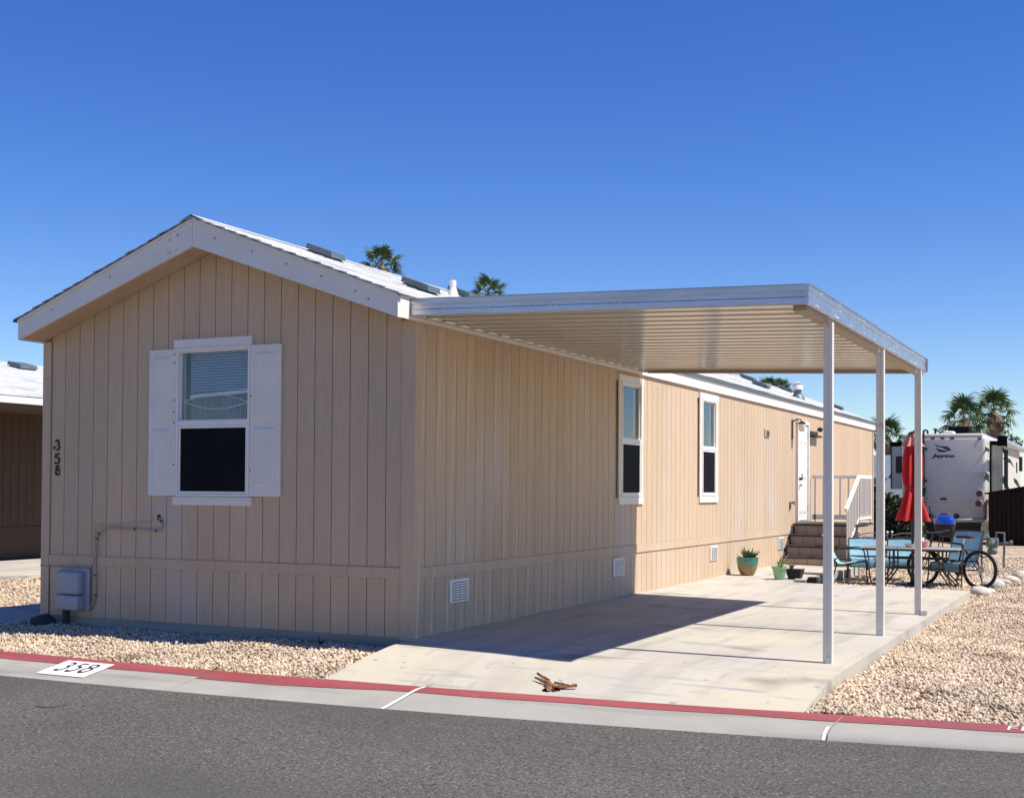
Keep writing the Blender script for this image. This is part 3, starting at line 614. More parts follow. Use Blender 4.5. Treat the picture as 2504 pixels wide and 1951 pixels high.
for k in range(26):
    y = CY0+.05+rnd.random()*(CY1-CY0-.1); z = zf1+rnd.choice([.006, .012, .075, .12]); MB().disc((CX1+.037, y, z), (1, 0, 0), .007, .008, 6).build('rivet', WH2, cp)
for x, h in ((.42, .03), (.66, .028), (.86, .05), (1.03, .055), (1.08, .055), (1.26, .05), (1.48, .05), (1.53, .05), (1.74, .02), (2.08, .055), (2.12, .055), (2.35, .02), (2.8, .02), (3.3, .025)):
    MB().disc((x, -.115-(x-CX0)/(CX1-CX0)*.135-.032, CB(x)-.014+h), (0, 1, 0), .008, .008, 6).build('rivet', WH2, cp)
for (u, v), zz in (((2028, 1621), 3.690), ((2156, 1553), 3.713), ((2247, 1502), 3.725)):
    b = atz(u, v, -.056); px, py = zz, b.y+.03; w = .037; g_ = .006
    zb0 = SZ(px); ztop = zf1-.044
    sec = [(-w, -w), (-g_*2, -w), (-g_, -w+.005), (g_, -w+.005), (g_*2, -w), (w, -w), (w, w), (-w, w)]
    po = MB().loft([(px+a, py+c_, zb0-.003) for a, c_ in sec], [(px+a, py+c_, ztop) for a, c_ in sec]).build('post', PST, cp)
    MB().box(px-.02, px+.03, py-w-.018, py-w-.002, zb0, zb0+.004).box(px-.012, px+.022, py-w-.010, py-w-.002, zb0+.004, zb0+.055).disc((px+.006, py-w-.011, zb0+.03), (0, 1, 0), .010, .012, 8).build('base_bracket', GAL, po)
    MB().disc((px+.004, py-w-.002, ztop-.03), (0, 1, 0), .009, .012, 8).build('bolt', GAL, po)
ds = aty(2258, 1496, 5.45)
MB().box(3.775, 3.83, 5.28, 5.36, SZ(3.8)+.002, SZ(3.8)+.05).build('spout_foot', ALU, cp)

# ------------------------------------------------------------------ porch steps
ps = thing('porch_steps', 'dark tread porch steps with white railing below the white door', 'steps', (.6, 15, -.03))
SX0, SX1 = .03, 1.24
ny = [13.62, 13.93, 14.22, 14.52]; tz = [.145, .345, .545]
risz = [(-.03, .11), (.145, .31), (.345, .51), (.545, .71)]
for i, (za, zb1) in enumerate(risz):
    y = ny[i]+.03; n = 5; wd = (SX1-SX0-.04)/n
    for k in range(n): MB().box(SX0+.02+k*wd+.004, SX0+.02+(k+1)*wd-.004, y, y+.012, za, zb1).build('riser_panel', STP, ps)
    MB().box(SX0+.01, SX1-.01, y+.012, y+.03, za-.03, zb1).build('riser_back', STEP, ps)
    if i < 3: MB().rbox(SX0, SX1, ny[i]-.01, ny[i+1]+.045, zb1+.001, zb1+.034, .006, 1).build('tread', STEP, ps)
MB().rbox(SX0-.005, SX1+.02, ny[3]-.012, 16.22, .713, .748, .006, 1).build('landing', STEP, ps)
m = MB(); m.loft([(SX0-.012, 13.6, -.04), (SX0-.012, 16.2, -.04), (SX0-.012, 16.2, .70), (SX0-.012, 14.5, .70)], [(SX0+.01, 13.6, -.04), (SX0+.01, 16.2, -.04), (SX0+.01, 16.2, .70), (SX0+.01, 14.5, .70)]); m.build('stringer', STEP, ps)
m = MB(); m.loft([(SX1-.012, 13.62, -.06), (SX1-.012, 14.62, -.06), (SX1-.012, 14.62, .70), (SX1-.012, 14.55, .70)], [(SX1+.01, 13.62, -.06), (SX1+.01, 14.62, -.06), (SX1+.01, 14.62, .70), (SX1+.01, 14.55, .70)]); m.build('stringer', STEP, ps)
for k in range(7): MB().box(SX1+.002, SX1+.016, 14.64+k*.222, 14.64+(k+1)*.222-.008, -.14, .69).build('skirt_board', STP, ps)
for k in range(5): MB().box(SX0+.02+k*.24, SX0+.02+k*.24+.232, 16.19, 16.204, -.1, .69).build('skirt_board', STP, ps)
rx = SX1-.02
def bar(nm, p, q, w, h, m_, par):                    # square bar
    p, q = Vector(p), Vector(q); t = (q-p).normalized(); s_ = t.cross(Vector((0, 0, 1))); s_ = s_.normalized() if s_.length > 1e-3 else Vector((0, 1, 0)); u_ = s_.cross(t).normalized()
    c_ = [s_*a*w/2+u_*b_*h/2 for a, b_ in ((-1, -1), (1, -1), (1, 1), (-1, 1))]
    return MB().loft([p+k for k in c_], [q+k for k in c_]).build(nm, m_, par)
rl = bar('railing', (rx, 13.68, 1.03), (rx, 14.92, 1.665), .05, .07, WHT, ps)
bar('lower_rail', (rx, 13.90, .36), (rx, 14.88, .845), .035, .04, WHT, rl)
for k in range(8):
    y = 13.80+k*.142; zt_ = 1.03+(y-13.68)*.512; zb_ = max(.25, .26+(y-13.70)*.495); bar('baluster', (rx, y, zb_-(.5 if k == 0 else 0)), (rx, y, zt_-.03), .026, .026, WHT, rl)
rl = bar('railing', (rx, 14.93, 1.662), (rx, 16.18, 1.668), .05, .07, WHT, ps); bar('lower_rail', (rx, 14.93, .85), (rx, 16.16, .85), .035, .04, WHT, rl)
for k in range(10): y = 14.99+k*.128; bar('baluster', (rx, y, .75 if k in (0, 9) else .87), (rx, y, 1.635), .026, .026, WHT, rl)
rl = bar('railing', (.04, 16.14, 1.668), (rx-.02, 16.14, 1.668), .05, .06, WHT, ps); bar('lower_rail', (.04, 16.14, .85), (rx-.02, 16.14, .85), .03, .10, WHT, rl)
for k in range(7): x = .10+k*.17; bar('baluster', (x, 16.14, .76 if k == 0 else .9), (x, 16.14, 1.64), .03, .03, PST, rl)


# ------------------------------------------------------------------ neighbouring home on the left
nb = thing('neighbour_home', 'brown neighbour home with white shingle roof at the left edge', 'house', (-15, 10, -.12))
NX, EX, RX = -14.5, -12.4, -17.6
nz = lambda x: 3.045+.235*(EX-x)
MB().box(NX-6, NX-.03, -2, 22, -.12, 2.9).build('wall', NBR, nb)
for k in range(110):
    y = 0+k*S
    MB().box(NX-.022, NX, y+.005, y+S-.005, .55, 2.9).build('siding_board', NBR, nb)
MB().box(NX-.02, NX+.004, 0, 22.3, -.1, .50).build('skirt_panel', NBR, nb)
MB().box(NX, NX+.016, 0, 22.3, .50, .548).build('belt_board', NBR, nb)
a = [(EX, 0, nz(EX)-.02), (RX, 0, nz(RX)-.02), (2*RX-EX, 0, nz(EX)-.02), (2*RX-EX, 0, nz(EX)-.12), (RX, 0, nz(RX)-.14), (EX, 0, nz(EX)-.12)]
nr = MB().loft([(p[0], -1.5, p[2]) for p in a], [(p[0], 22.5, p[2]) for p in a]).build('roof', WHT, nb)
NCN = 34
for i in range(NCN):
    L = (EX-RX)/NCN; x0 = EX+.03-i*L; x1 = x0-L*1.2
    m = MB(); ys = np.linspace(-1.55, 22.55, 40)
    ra = [(x0, y, nz(x0)+.010+rnd.uniform(-.001, .003)) for y in ys]; rb = [(x1, y, nz(x1)+.0) for y in ys]; rc = [(p[0], p[1], p[2]-.012) for p in ra]
    m.sheet([rb, ra]).sheet([ra, rc]).build('shingle_course', SHG, nr)
MB().box(EX+.0, EX+.10, -1.5, 22.5, nz(EX)-.15, nz(EX)-.03).build('gutter', WH2, nr)
MB().box(NX, EX, -1.5, 22.5, 2.86, 2.885).build('soffit', NBR, nr)
vv = ray(55, 902); t_ = (nz(0)-CLOC.z-.235*0-(-.235)*0)
n_ = Vector((.235, 0, 1)); d_ = 3.045+.235*EX; q_ = CLOC+vv*((d_-n_.dot(CLOC))/n_.dot(vv))
def nvent(x, y, w=.42, l=.5):
    q = lambda dx, dy, h: (x+dx, y+dy, nz(x)-.235*dx+h)
    f4 = lambda k, h: [q(-w/2+k, -l/2+k, h), q(w/2-k, -l/2+k, h), q(w/2-k, l/2-k, h), q(-w/2+k, l/2-k, h)]
    MB().loft(f4(.03, 0), f4(.03, .04)).loft(f4(0, .042), f4(.012, .12)).build('roof_vent', VNT, nr)
nvent(q_.x, q_.y); nvent(q_.x, q_.y+5); nvent(q_.x, q_.y-5)
for y in (11.5, 16.0): MB().box(EX-.16, EX-.08, y+3.6, y+3.68, -.13, 2.86).build('awning_post', PST, nb)

# ------------------------------------------------------------------ potted plants by the wall
def pot_round(name, label, c, prof, m, n=28): 
    t = thing(name, label, 'plant pot', c); MB().lathe(prof, c, n).build('pot', m, t, True); return t
POT1 = mat('turquoise_glaze', (.05, .20, .17), .22, var=.25, vs=20, spec=.6, coat=.4)
POT1B = mat('amber_glaze', (.25, .14, .05), .25, var=.3, vs=26, st=(1, 1, .15), spec=.6, coat=.4)
POT2 = mat('pale_green_plastic', (.26, .44, .24), .55, var=.06)
SOIL = mat('potting_soil', (.04, .03, .02), .95)
c = (.318, 10.24, SZ(.3)); t = thing('potted_succulent', 'large glazed turquoise and amber pot with spiky succulent by the wall', 'potted plant', c)
p_ = MB().lathe([(.098, 0), (.12, .03), (.150, .10), (.168, .165)], c, 30).build('pot', POT1B, t, True)
MB().lathe([(.168, .165), (.178, .23), (.176, .27), (.186, .278), (.186, .298), (.165, .30), (.155, .26)], c, 30, cap=False).build('pot_rim', POT1, p_, True)
MB().disc((c[0], c[1], c[2]+.262), (0, 0, 1), .158, .01, 20).build('soil', SOIL, t)
def leaf(p, d, L, w, bend=.0, th=.25, n=5):
    p = Vector(p); d = Vector(d).normalized(); sd = d.cross(Vector((0, 0, 1))); sd = sd.normalized() if sd.length > .05 else Vector((1, 0, 0)); A = []; B = []; Cc = []
    for i in range(n+1):
        t = i/n; q = p+d*L*t+Vector((0, 0, -bend*L*t*t)); ww = w*(math.sin(math.pi*(.18+.82*t))**.8 if t < 1 else 0)*.5+.0005
        nn = sd.cross(d).normalized(); A.append(q-sd*ww); B.append(q+nn*-ww*th); Cc.append(q+sd*ww)
    return [A, B, Cc]
for k in range(34):
    a = rnd.random()*6.28; e = rnd.uniform(.5, 1.4); d = (math.cos(a)*math.cos(e), math.sin(a)*math.cos(e), math.sin(e)); r = rnd.uniform(.0, .07)
    MB().sheet(leaf((c[0]+.02+r*math.cos(a), c[1]+r*math.sin(a), c[2]+.26), d, rnd.uniform(.16, .27), .036, .1, .6)).build('leaf', SUC, t)
c = (.985, 9.70, SZ(1)); t = thing('potted_grass', 'pale green tapered pot with thin wispy leaves', 'potted plant', c)
MB().lathe([(.070, 0), (.078, .02), (.112, .175), (.124, .178), (.126, .205), (.112, .206), (.105, .17)], c, 26).build('pot', POT2, t, True)
MB().disc((c[0], c[1], c[2]+.185), (0, 0, 1), .105, .01, 18).build('soil', SOIL, t)
for k in range(30):
    a = rnd.random()*6.28; e = rnd.uniform(.35, 1.35); d = (math.cos(a)*math.cos(e), math.sin(a)*math.cos(e), math.sin(e))
    MB().sheet(leaf((c[0]+.03*math.cos(a), c[1]+.03*math.sin(a), c[2]+.18), d, rnd.uniform(.25, .50) if k % 3 == 0 else rnd.uniform(.12, .26), .013, .35, .3)).build('leaf', GRS, t)
c = (1.165, 9.98, SZ(1.1)); t = thing('potted_twigs', 'square black planter with dry twigs behind the pale green pot', 'potted plant', c)
b0 = [(-.10, -.10), (.10, -.10), (.10, .10), (-.10, .10)]; 
MB().loft([(c[0]+x*.86, c[1]+y*.86, c[2]) for x, y in b0], [(c[0]+x*1.28, c[1]+y*1.28, c[2]+.16) for x, y in b0]).build('planter', RUB, t)
for k in range(12):
    a = rnd.random()*6.28; p0 = Vector((c[0]-.06+.02*math.cos(a), c[1]+.02*math.sin(a), c[2]+.15)); L = rnd.uniform(.08, .18)
    MB().tube([p0, p0+Vector((math.cos(a)*.3, math.sin(a)*.3, .9))*L*.5, p0+Vector((math.cos(a)*.8, math.sin(a)*.8, 1.))*L], [.004, .003, .001], 5).build('twig', LEAFD, t)
for k in range(9):
    a = rnd.random()*6.28; e = rnd.uniform(.7, 1.3)
    MB().sheet(leaf((c[0]-.06, c[1], c[2]+.16), (math.cos(a)*math.cos(e), math.sin(a)*math.cos(e), math.sin(e)), .14, .03, .5, .3)).build('leaf', LEAFD, t)
b = atz(*(1700+1005*460/1740, 1000+1598*450/1702), -.02)
tag(MB().rbox(b.x-.16, b.x+.04, b.y-.02, b.y+.14, -.17, .02, .012, 2).build('paver_block', ROK), 'pale concrete block lying at the corner of the slab', 'block')
tag(MB().rbox(b.x+.055, b.x+.20, b.y+.0, b.y+.17, -.17, .055, .008, 2).build('drain_box', RUB), 'black square drain box beside the pale block', 'drain box')

# ------------------------------------------------------------------ patio furniture
GZ = -.165
z6 = lambda x, y: (2000+x*504/2184, 1280+y*200/867)
def sling_chair(label, h=.88):
    t = thing('patio_chair', label, 'chair', group='blue sling patio chairs')
    w = .25; k = h/.88
    pr = [(-.285, .27), (-.285, .36), (-.262, .405), (-.20, .412), (-.05, .385), (.12, .350), (.20, .36), (.255, .43), (.33, .58*k+.02), (.42, .80*k), (.455, .875*k)]
    def rowz(o): return [[(x, p[0], p[1]+o-.02*math.cos(x/w*math.pi/2)*(1 if 3 < i < 10 else 0)) for x in np.linspace(-w, w, 9)] for i, p in enumerate(pr)]
    m = MB().sheet(rowz(0)).sheet(rowz(-.006)); m.build('sling', BLU, t, True)
    fr = lambda s: [(s*.262, p[0], p[1]-.012) for p in pr]
    for s in (-1, 1):
        MB().tube(fr(s), .013, 8).build('side_rail', BRZ, t, True)
        MB().tube([(s*.27, .30, .56*k+.02), (s*.30, .20, .60), (s*.31, -.05, .615), (s*.31, -.20, .61), (s*.305, -.235, .58), (s*.30, -.27, .40), (s*.30, -.275, .20), (s*.31, -.31, 0)], .012, 8).build('arm', BRZ, t, True)
        MB().tube([(s*.275, .24, .44), (s*.285, .28, .25), (s*.30, .36, 0)], .012, 8).build('leg', BRZ, t, True)
    MB().tube([(-.27, -.27, .26), (.27, -.27, .26)], .011, 8).build('front_bar', BRZ, t); MB().tube([(-.27, .25, .42), (.27, .25, .42)], .011, 8).build('rear_bar', BRZ, t)
    MB().tube([(-.265, .457, .88*k), (0, .466, .885*k), (.265, .457, .88*k)], .012, 8).build('top_bar', BRZ, t)
    return t
fa = [atz(*z6(*q), GZ) for q in ((178, 640), (283, 630), (410, 610), (530, 655))]
ca = sum(fa, Vector())/4
place(sling_chair('blue sling patio chair turned sideways left of the table, nearest the steps', .84), (ca.x, ca.y, gz(ca.x, ca.y)), math.radians(96))
p = aty(*z6(505, 300), 12.25); place(sling_chair('low blue sling patio chair behind the left end of the table', .72), (p.x, 12.25, GZ), math.radians(14))
p = aty(*z6(880, 300), 12.3); place(sling_chair('low blue sling patio chair behind the middle of the table', .72), (p.x, 12.3, GZ), math.radians(4))
p = aty(*z6(1445, 300), 11.65); place(sling_chair('tall blue sling patio chair at the right end of the table', .90), (p.x, 11.65, GZ), math.radians(-24))
TX0, TX1, TY0, TY1, TZ = 1.98, 3.53, 10.98, 11.78, .455
tb = thing('patio_table', 'rectangular patio table with grey top and bronze metal frame', 'table', (2.76, 11.35, GZ))
MB().rbox(TX0, TX1, TY0, TY1, TZ, TZ+.022, .009, 2).build('table_top', TBT, tb, True)
MB().rbox(TX0+.03, TX1-.03, TY0+.03, TY1-.03, TZ-.03, TZ-.001, .008, 1).build('apron', BRZ, tb)
for x, s in ((2.43, -1), (3.20, 1)):
    for y, sy in ((TY0+.18, -1), (TY1-.18, 1)):
        for o in (0, .06):
            MB().tube([(x+o, y, TZ-.03), (x+o, y, .16), (x+o+s*.02, y+sy*.01, .08), (x+o+s*.12, y+sy*.06, -.05), (x+o+s*.22, y+sy*.12, GZ-.005)], .013, 8).build('leg', BRZ, tb, True)
for y in (TY0+.18, TY1-.18):
    for z in (.30, .14): MB().tube([(2.40, y-.014, z), (3.30, y-.014, z)], .012, 8).build('rail', BRZ, tb)
for x in (2.46, 3.23): MB().tube([(x, TY0+.16, .22), (x, TY1-.16, .22)], .012, 8).build('rail', BRZ, tb)
PNK = mat('pink_plastic', (.62, .22, .24), .5, var=.05); 
p = aty(*z6(1130, 235), 11.3); cu = thing('pink_cup', 'pink plastic cup standing on the patio table', 'cup', (p.x, 11.3, TZ+.022)); cc = (p.x, 11.3, TZ+.023)
MB().lathe([(.042, 0), (.056, .09), (.060, .10), (.055, .10), (.05, .04)], cc, 20).build('cup_body', PNK, cu, True)
MB().tube([(cc[0]+.055, cc[1], cc[2]+.08), (cc[0]+.085, cc[1], cc[2]+.07), (cc[0]+.08, cc[1], cc[2]+.035), (cc[0]+.05, cc[1], cc[2]+.025)], .006, 6).build('handle', PNK, cu)
p = aty(*z6(995, 240), 11.25); bo = thing('glass_dish', 'low glass dish on the patio table beside the umbrella pole', 'dish', (p.x, 11.25, TZ+.022))
MB().lathe([(.05, 0), (.085, .03), (.09, .06), (.083, .06), (.05, .012)], (p.x-.02, 11.2, TZ+.023), 18).build('bowl', TBT, bo, True); MB().disc((p.x-.02, 11.2, TZ+.055), (0, 0, 1), .06, .03, 14).build('contents', SOIL, bo)
# closed umbrella through the table
um = thing('patio_umbrella', 'closed red patio umbrella standing through the table', 'umbrella', (2.76, 11.38, GZ)); UC = (2.76, 11.38)
MB().tube([(UC[0], UC[1], GZ), (UC[0], UC[1], 2.30)], .022, 12).build('pole', BLK, um, True)
MB().lathe([(.24, 0), (.24, .03), (.10, .06), (.04, .08), (.035, .22)], (UC[0], UC[1], GZ), 24).build('base', BLK, um, True)
def folds(prof, n=72, amp=.3, k=8, ph=0.):
    rows_ = []
    for z, r, am in prof:
        row = []
        for j in range(n+1):
            a = 2*math.pi*j/n; f = abs(math.sin(a*k/2+ph+.25*math.sin(3*z)))**1.4; rr = 1.02*r*(1-am*1.15+am*1.7*f)+.012*math.sin(2*a+z*4)
            row.append((UC[0]+rr*math.cos(a+.1*z), UC[1]+rr*math.sin(a+.1*z), z-.05*am*f*(1 if z < 1.05 else 0)))
        rows_.append(row)
    return rows_
canopy = MB().sheet(folds([(2.20, .07, .1), (2.12, .10, .3), (1.95, .125, .45), (1.7, .135, .5), (1.52, .125, .5), (1.44, .098, .4), (1.36, .115, .4), (1.2, .155, .5), (1.05, .195, .55), (.93, .225, .6)])).build('canopy', UMB, um, 2)
MB().tube([(UC[0]+.112*math.cos(a), UC[1]+.112*math.sin(a), 1.44) for a in np.linspace(0, 6.28, 20)[:-1]], .014, 6, True).build('tie_band', UMB, canopy, True)
MB().sheet(folds([(2.335, .03, .05), (2.325, .075, .1), (2.25, .10, .25), (2.16, .135, .35), (2.125, .155, .45)], ph=.6)).build('top_flap', UMB2, um, 2)
MB().lathe([(.045, 0), (.085, .012), (.06, .03), (.02, .045)], (UC[0], UC[1], 2.325), 16).build('finial', BLK, um, True)
MB().tube([(UC[0]+.26, UC[1], 1.15), (UC[0]+.31, UC[1], .90)], .014, 6).build('rib_tip', BLK, um)
# grey wrought iron chairs behind
def iron_chair(label, xc, y, w, zt_):
    t = thing('iron_chair', label, 'chair', (xc, y, GZ), group='grey wrought iron chairs'); h = w/2
    for s in (-1, 1):
        MB().tube([(xc+s*h, y, GZ), (xc+s*h, y, zt_)], .011, 8).build('leg', IRN, t, True); MB().ball((xc+s*h, y, zt_+.015), .022, 2).build('finial', WH2, t, True)
        MB().tube([(xc+s*h, y-.42, GZ), (xc+s*h, y-.42, .24)], .011, 8).build('leg', IRN, t, True)
        a = np.linspace(0, 5.2, 22); MB().tube([(xc+s*(h-.10-(.08-.012*k)*math.cos(k)), y, zt_-.13+(.08-.012*k)*math.sin(k)) for k in a], .007, 6).build('scroll', IRN, t, True)
        MB().tube([(xc+s*.05, y, .28), (xc+s*.02, y, zt_-.10)], .007, 6).build('back_bar', IRN, t)
    MB().tube([(xc-h+w*t_, y, zt_-.05+.05*math.sin(math.pi*t_)) for t_ in np.linspace(0, 1, 11)], .009, 8).build('top_rail', IRN, t, True)
    MB().tube([(xc-h+w*t_, y, zt_-.26+.20*math.sin(math.pi*t_)) for t_ in np.linspace(0, 1, 13)], .007, 6).build('arch_bar', IRN, t, True)
    MB().tube([(xc-h, y, .28), (xc+h, y, .28)], .009, 6).build('lower_rail', IRN, t)
    MB().rbox(xc-h, xc+h, y-.42, y, .235, .25, .006, 1).build('seat', IRN, t)
iron_chair('grey wrought iron chair with scrolled back nearest the steps', 1.80, 13.2, .50, .64); iron_chair('grey wrought iron chair with scrolled back behind the umbrella pole', 2.38, 13.2, .50, .645)
# bicycle
A_ = atz(*z6(1715, 692), GZ); B_ = atz(*z6(1020, 640), GZ); d_ = (B_-A_); wb = 1.06; rw = .305
bk = thing('bicycle', 'black bicycle with silver rear sprocket leaning behind the patio table', 'bicycle'); 
def wheel(x, rear):
    w = MB().tube([(x+rw*math.cos(a)*.955, 0, rw+rw*.955*math.sin(a)) for a in np.linspace(0, 2*math.pi, 41)[:-1]], .024, 8, True).build('wheel', TYRE, bk, True)
    MB().tube([(x+(rw-.04)*math.cos(a), 0, rw+(rw-.04)*math.sin(a)) for a in np.linspace(0, 2*math.pi, 41)[:-1]], .011, 6, True).build('rim', BLK, w, True)
    m = MB()
    for k in range(24): a = k*math.pi/12; m.tube([(x+.02*math.cos(a+.6), .02*(-1)**k, rw+.02*math.sin(a+.6)), (x+(rw-.04)*math.cos(a), 0, rw+(rw-.04)*math.sin(a))], .0015, 4)
    tag(m.build('spoke', CHR, w), kind='stuff'); MB().disc((x, 0, rw), (0, 1, 0), .022, .10, 12).build('hub', CHR, w)
    if rear: MB().disc((x, -.035, rw), (0, 1, 0), .062, .02, 18).disc((x, -.05, rw), (0, 1, 0), .045, .012, 18).build('sprocket', CHR, w); MB().tube([(x, -.05, rw), (x+.03, -.055, rw-.08), (x-.01, -.055, rw-.15)], .012, 6).build('derailleur', BLK, w)
wheel(0, True); wheel(wb, False)
bb = (.42, 0, .27); st_ = (.30, 0, .70); hd = (.90, 0, .74); hl = (.93, 0, .60)
for nm, a, b, r in (('seat_tube', bb, st_, .016), ('down_tube', bb, hl, .018), ('top_tube', st_, hd, .016), ('head_tube', hl, (.885, 0, .80), .019)): MB().tube([a, b], r, 10).build(nm, BLK, bk, True)
for s in (-1, 1):
    MB().tube([bb, (.0, s*.06, rw)], .009, 6).build('chain_stay', BLK, bk); MB().tube([(.31, 0, .66), (.0, s*.06, rw)], .008, 6).build('seat_stay', BLK, bk)
    MB().tube([(.93, s*.03, .60), (.98, s*.055, .48), (wb, s*.055, rw)], .011, 6).build('fork_blade', CHR, bk)
MB().tube([st_, (.27, 0, .80)], .013, 8).build('seat_post', CHR, bk)
MB().rbox(.14, .40, -.065, .065, .80, .845, .02, 3).build('saddle', RUB, bk, True)
MB().tube([(.885, 0, .80), (.88, 0, .86)], .014, 8).tube([(.80, -.30, .90), (.84, -.18, .88), (.88, 0, .87), (.84, .18, .88), (.80, .30, .90)], .012, 8).build('handlebar', BLK, bk, True)
for s in (-1, 1): MB().disc((.80, s*.28, .90), (-.3, s, .1), .018, .10, 10).build('grip', RUB, bk)
MB().disc((bb[0], -.05, bb[2]), (0, 1, 0), .085, .006, 22).build('chainring', BLK, bk)
for s in (-1, 1): MB().tube([(bb[0], s*.06, bb[2]), (bb[0]-s*.05, s*.075, bb[2]+s*.155)], .010, 6).build('crank', BLK, bk); MB().rbox(bb[0]-s*.05-.045, bb[0]-s*.05+.045, s*.13-.045, s*.13+.045, bb[2]+s*.155-.01, bb[2]+s*.155+.012, .005, 1).build('pedal', RUB, bk)
MB().tube([(.34, .03, .27), (.30, .20, .01)], .008, 6).build('kickstand', BLK, bk)
ang = math.atan2(d_.y, d_.x); place(bk, (A_.x, A_.y, gz(A_.x, A_.y)-.005), ang)
# kettle style grill with a blue lid
gr = thing('barbecue_grill', 'blue lidded barbecue grill in front of the travel trailer', 'grill', (2.165, 20, GZ)); gc = (2.165, 20.0)
m = MB(); sec = lambda sx, z: [(gc[0]+sx*x, gc[1]+sx*.75*y, z) for x, y in [(math.copysign(abs(math.cos(a))**.6, math.cos(a)), math.copysign(abs(math.sin(a))**.6, math.sin(a))) for a in np.linspace(0, 2*math.pi, 25)[:-1]]]
pr = [(.225, .645), (.235, .66), (.215, .74), (.175, .81), (.13, .842), (.02, .848)]
for a, b in zip(pr[:-1], pr[1:]): m.loft(sec(*a), sec(*b), cap=False)
m.build('lid', BGR, gr, True); m = MB()
pr = [(.06, .36), (.15, .40), (.21, .50), (.228, .63)]
for a, b in zip(pr[:-1], pr[1:]): m.loft(sec(*a), sec(*b), cap=False)
m.build('bowl', RUB, gr, True)
for k in range(3): a = k*2.09+.4; MB().tube([(gc[0]+.12*math.cos(a), gc[1]+.12*math.sin(a), .42), (gc[0]+.26*math.cos(a), gc[1]+.26*math.sin(a), GZ)], .012, 8).build('leg', BLK, gr)
MB().tube([(gc[0]-.06, gc[1]-.02, .845), (gc[0]-.06, gc[1]-.02, .88), (gc[0]+.06, gc[1]-.02, .88), (gc[0]+.06, gc[1]-.02, .845)], .010, 6).build('lid_handle', BLK, gr)
# gas meter
mb_ = atz(*z6(1970, 480), GZ); my = mb_.y; mz = lambda x, y: aty(*z6(x, y), my)
gm = thing('gas_meter', 'grey gas meter on bent pipes beside the dark brown shed', 'gas meter', mb_)
a, b = mz(1785, 150), mz(1915, 330)
MB().rbox(a.x, b.x, my-.10, my+.06, (a.z+b.z)/2-.02, a.z, .02, 2).build('meter_head', MTR, gm, True)
MB().rbox(a.x+.02, b.x-.02, my-.13, my+.05, b.z, (a.z+b.z)/2-.02, .06, 3).build('meter_body', MTR, gm, True)
MB().disc(((a.x+b.x)/2, my-.11, a.z-.07), (0, 1, 0), .05, .02, 16).build('dial', WH2, gm)
pts = [mz(*q) for q in ((1970, 480), (1975, 200), (1975, 100), (1890, 95), (1890, 150))]; MB().tube(pts, .022, 8).build('pipe', MTR, gm, True)
pts = [mz(*q) for q in ((1805, 150), (1805, 90), (1740, 100), (1735, 300), (1735, 500))]; MB().tube(pts, .020, 8).build('pipe', MTR, gm, True)
MB().tube([mz(1920, 205), mz(2050, 205)], .022, 8).disc(mz(2050, 200), (1, 0, 0), .045, .05, 12).build('valve', MTR, gm, True)
hp = []
for k in range(46): a = k*.42; hp.append(mz(1770, 225)+Vector((.14*math.cos(a)*(1+.05*math.sin(k)), -.16+.002*k, .24*math.sin(a)*(1+.06*math.cos(k*1.3))-.02)))
ho = tag(MB().tube(hp, .012, 6).build('garden_hose', GHO, None, True), 'green garden hose coiled on the gas meter pipes', 'hose')
# edging rocks
for k, (q, s) in enumerate([((1715, 765), .17), ((1800, 735), .15), ((1850, 695), .16), ((1945, 650), .15), ((2045, 612), .17), ((2140, 590), .18), ((2235, 565), .16), ((2330, 550), .18)]):
    p = atz(*z6(*q), -.165); m = MB().ball((0, 0, 0), 1, 2); sc = (s*rnd.uniform(.9, 1.2), s*rnd.uniform(.6, .9), s*rnd.uniform(.42, .6)); sd = rnd.random()*10
    m.v = [(x*sc[0]*(1+.14*math.sin(3*y+sd+2*z)), y*sc[1]*(1+.16*math.sin(2.6*x+sd)), z*sc[2]*(1+.18*math.sin(2.2*x+1.7*y+sd))) for x, y, z in m.v]
    o = m.build('edging_rock', ROK, None, 2); place(o, (p.x, p.y+.1, gz(p.x, p.y)+sc[2]*.45), rnd.random()*3)
    tag(o, ['pale edging rock nearest the slab corner', 'pale edging rock second from the slab corner', 'pale edging rock third from the slab corner', 'pinkish edging rock fourth from the slab corner', 'edging rock fifth from the slab corner', 'edging rock sixth from the slab corner', 'edging rock seventh from the slab corner', 'edging rock farthest from the slab corner'][k], 'rock', 'rocks edging the gravel')
# dry palm boot on the apron, twig on the road, dark rock at the corner, weed
dz = lambda u, v: atz(u, v, -.10)
db = thing('dry_palm_debris', 'dry brown palm leaf stub lying on the driveway apron', 'palm debris', atz(1352, 1690, -.11))
c = atz(1350, 1683, -.11); 
def apron_z(x, y):
    t = (y-BK(x))/(KB(x)-BK(x)); return apz(x, max(0, min(1, t)))
def chunk(nm, p, q, w, h, lift):
    p, q = Vector(p), Vector(q); d = (q-p); L = d.length; d.normalize(); s = Vector((-d.y, d.x, 0)).normalized(); rows_ = []
    for i in range(7):
        t = i/6; cpt = p+d*L*t; ww = w*(.5+.6*math.sin(math.pi*(.15+.75*t)))*rnd.uniform(.75, 1.2); zz = cpt.z+lift+.01*rnd.random()
        rows_.append([cpt+s*ww+Vector((0, 0, lift)), cpt+s*ww*.3+Vector((0, 0, h*rnd.uniform(.7, 1.2)+lift)), cpt-s*ww*.4+Vector((0, 0, h*rnd.uniform(.7, 1.2)+lift)), cpt-s*ww+Vector((0, 0, lift)), cpt-s*ww*.2+Vector((0, 0, lift*.4)), cpt+s*ww+Vector((0, 0, lift))])
    MB().sheet(rows_).build(nm, LBRN, db)
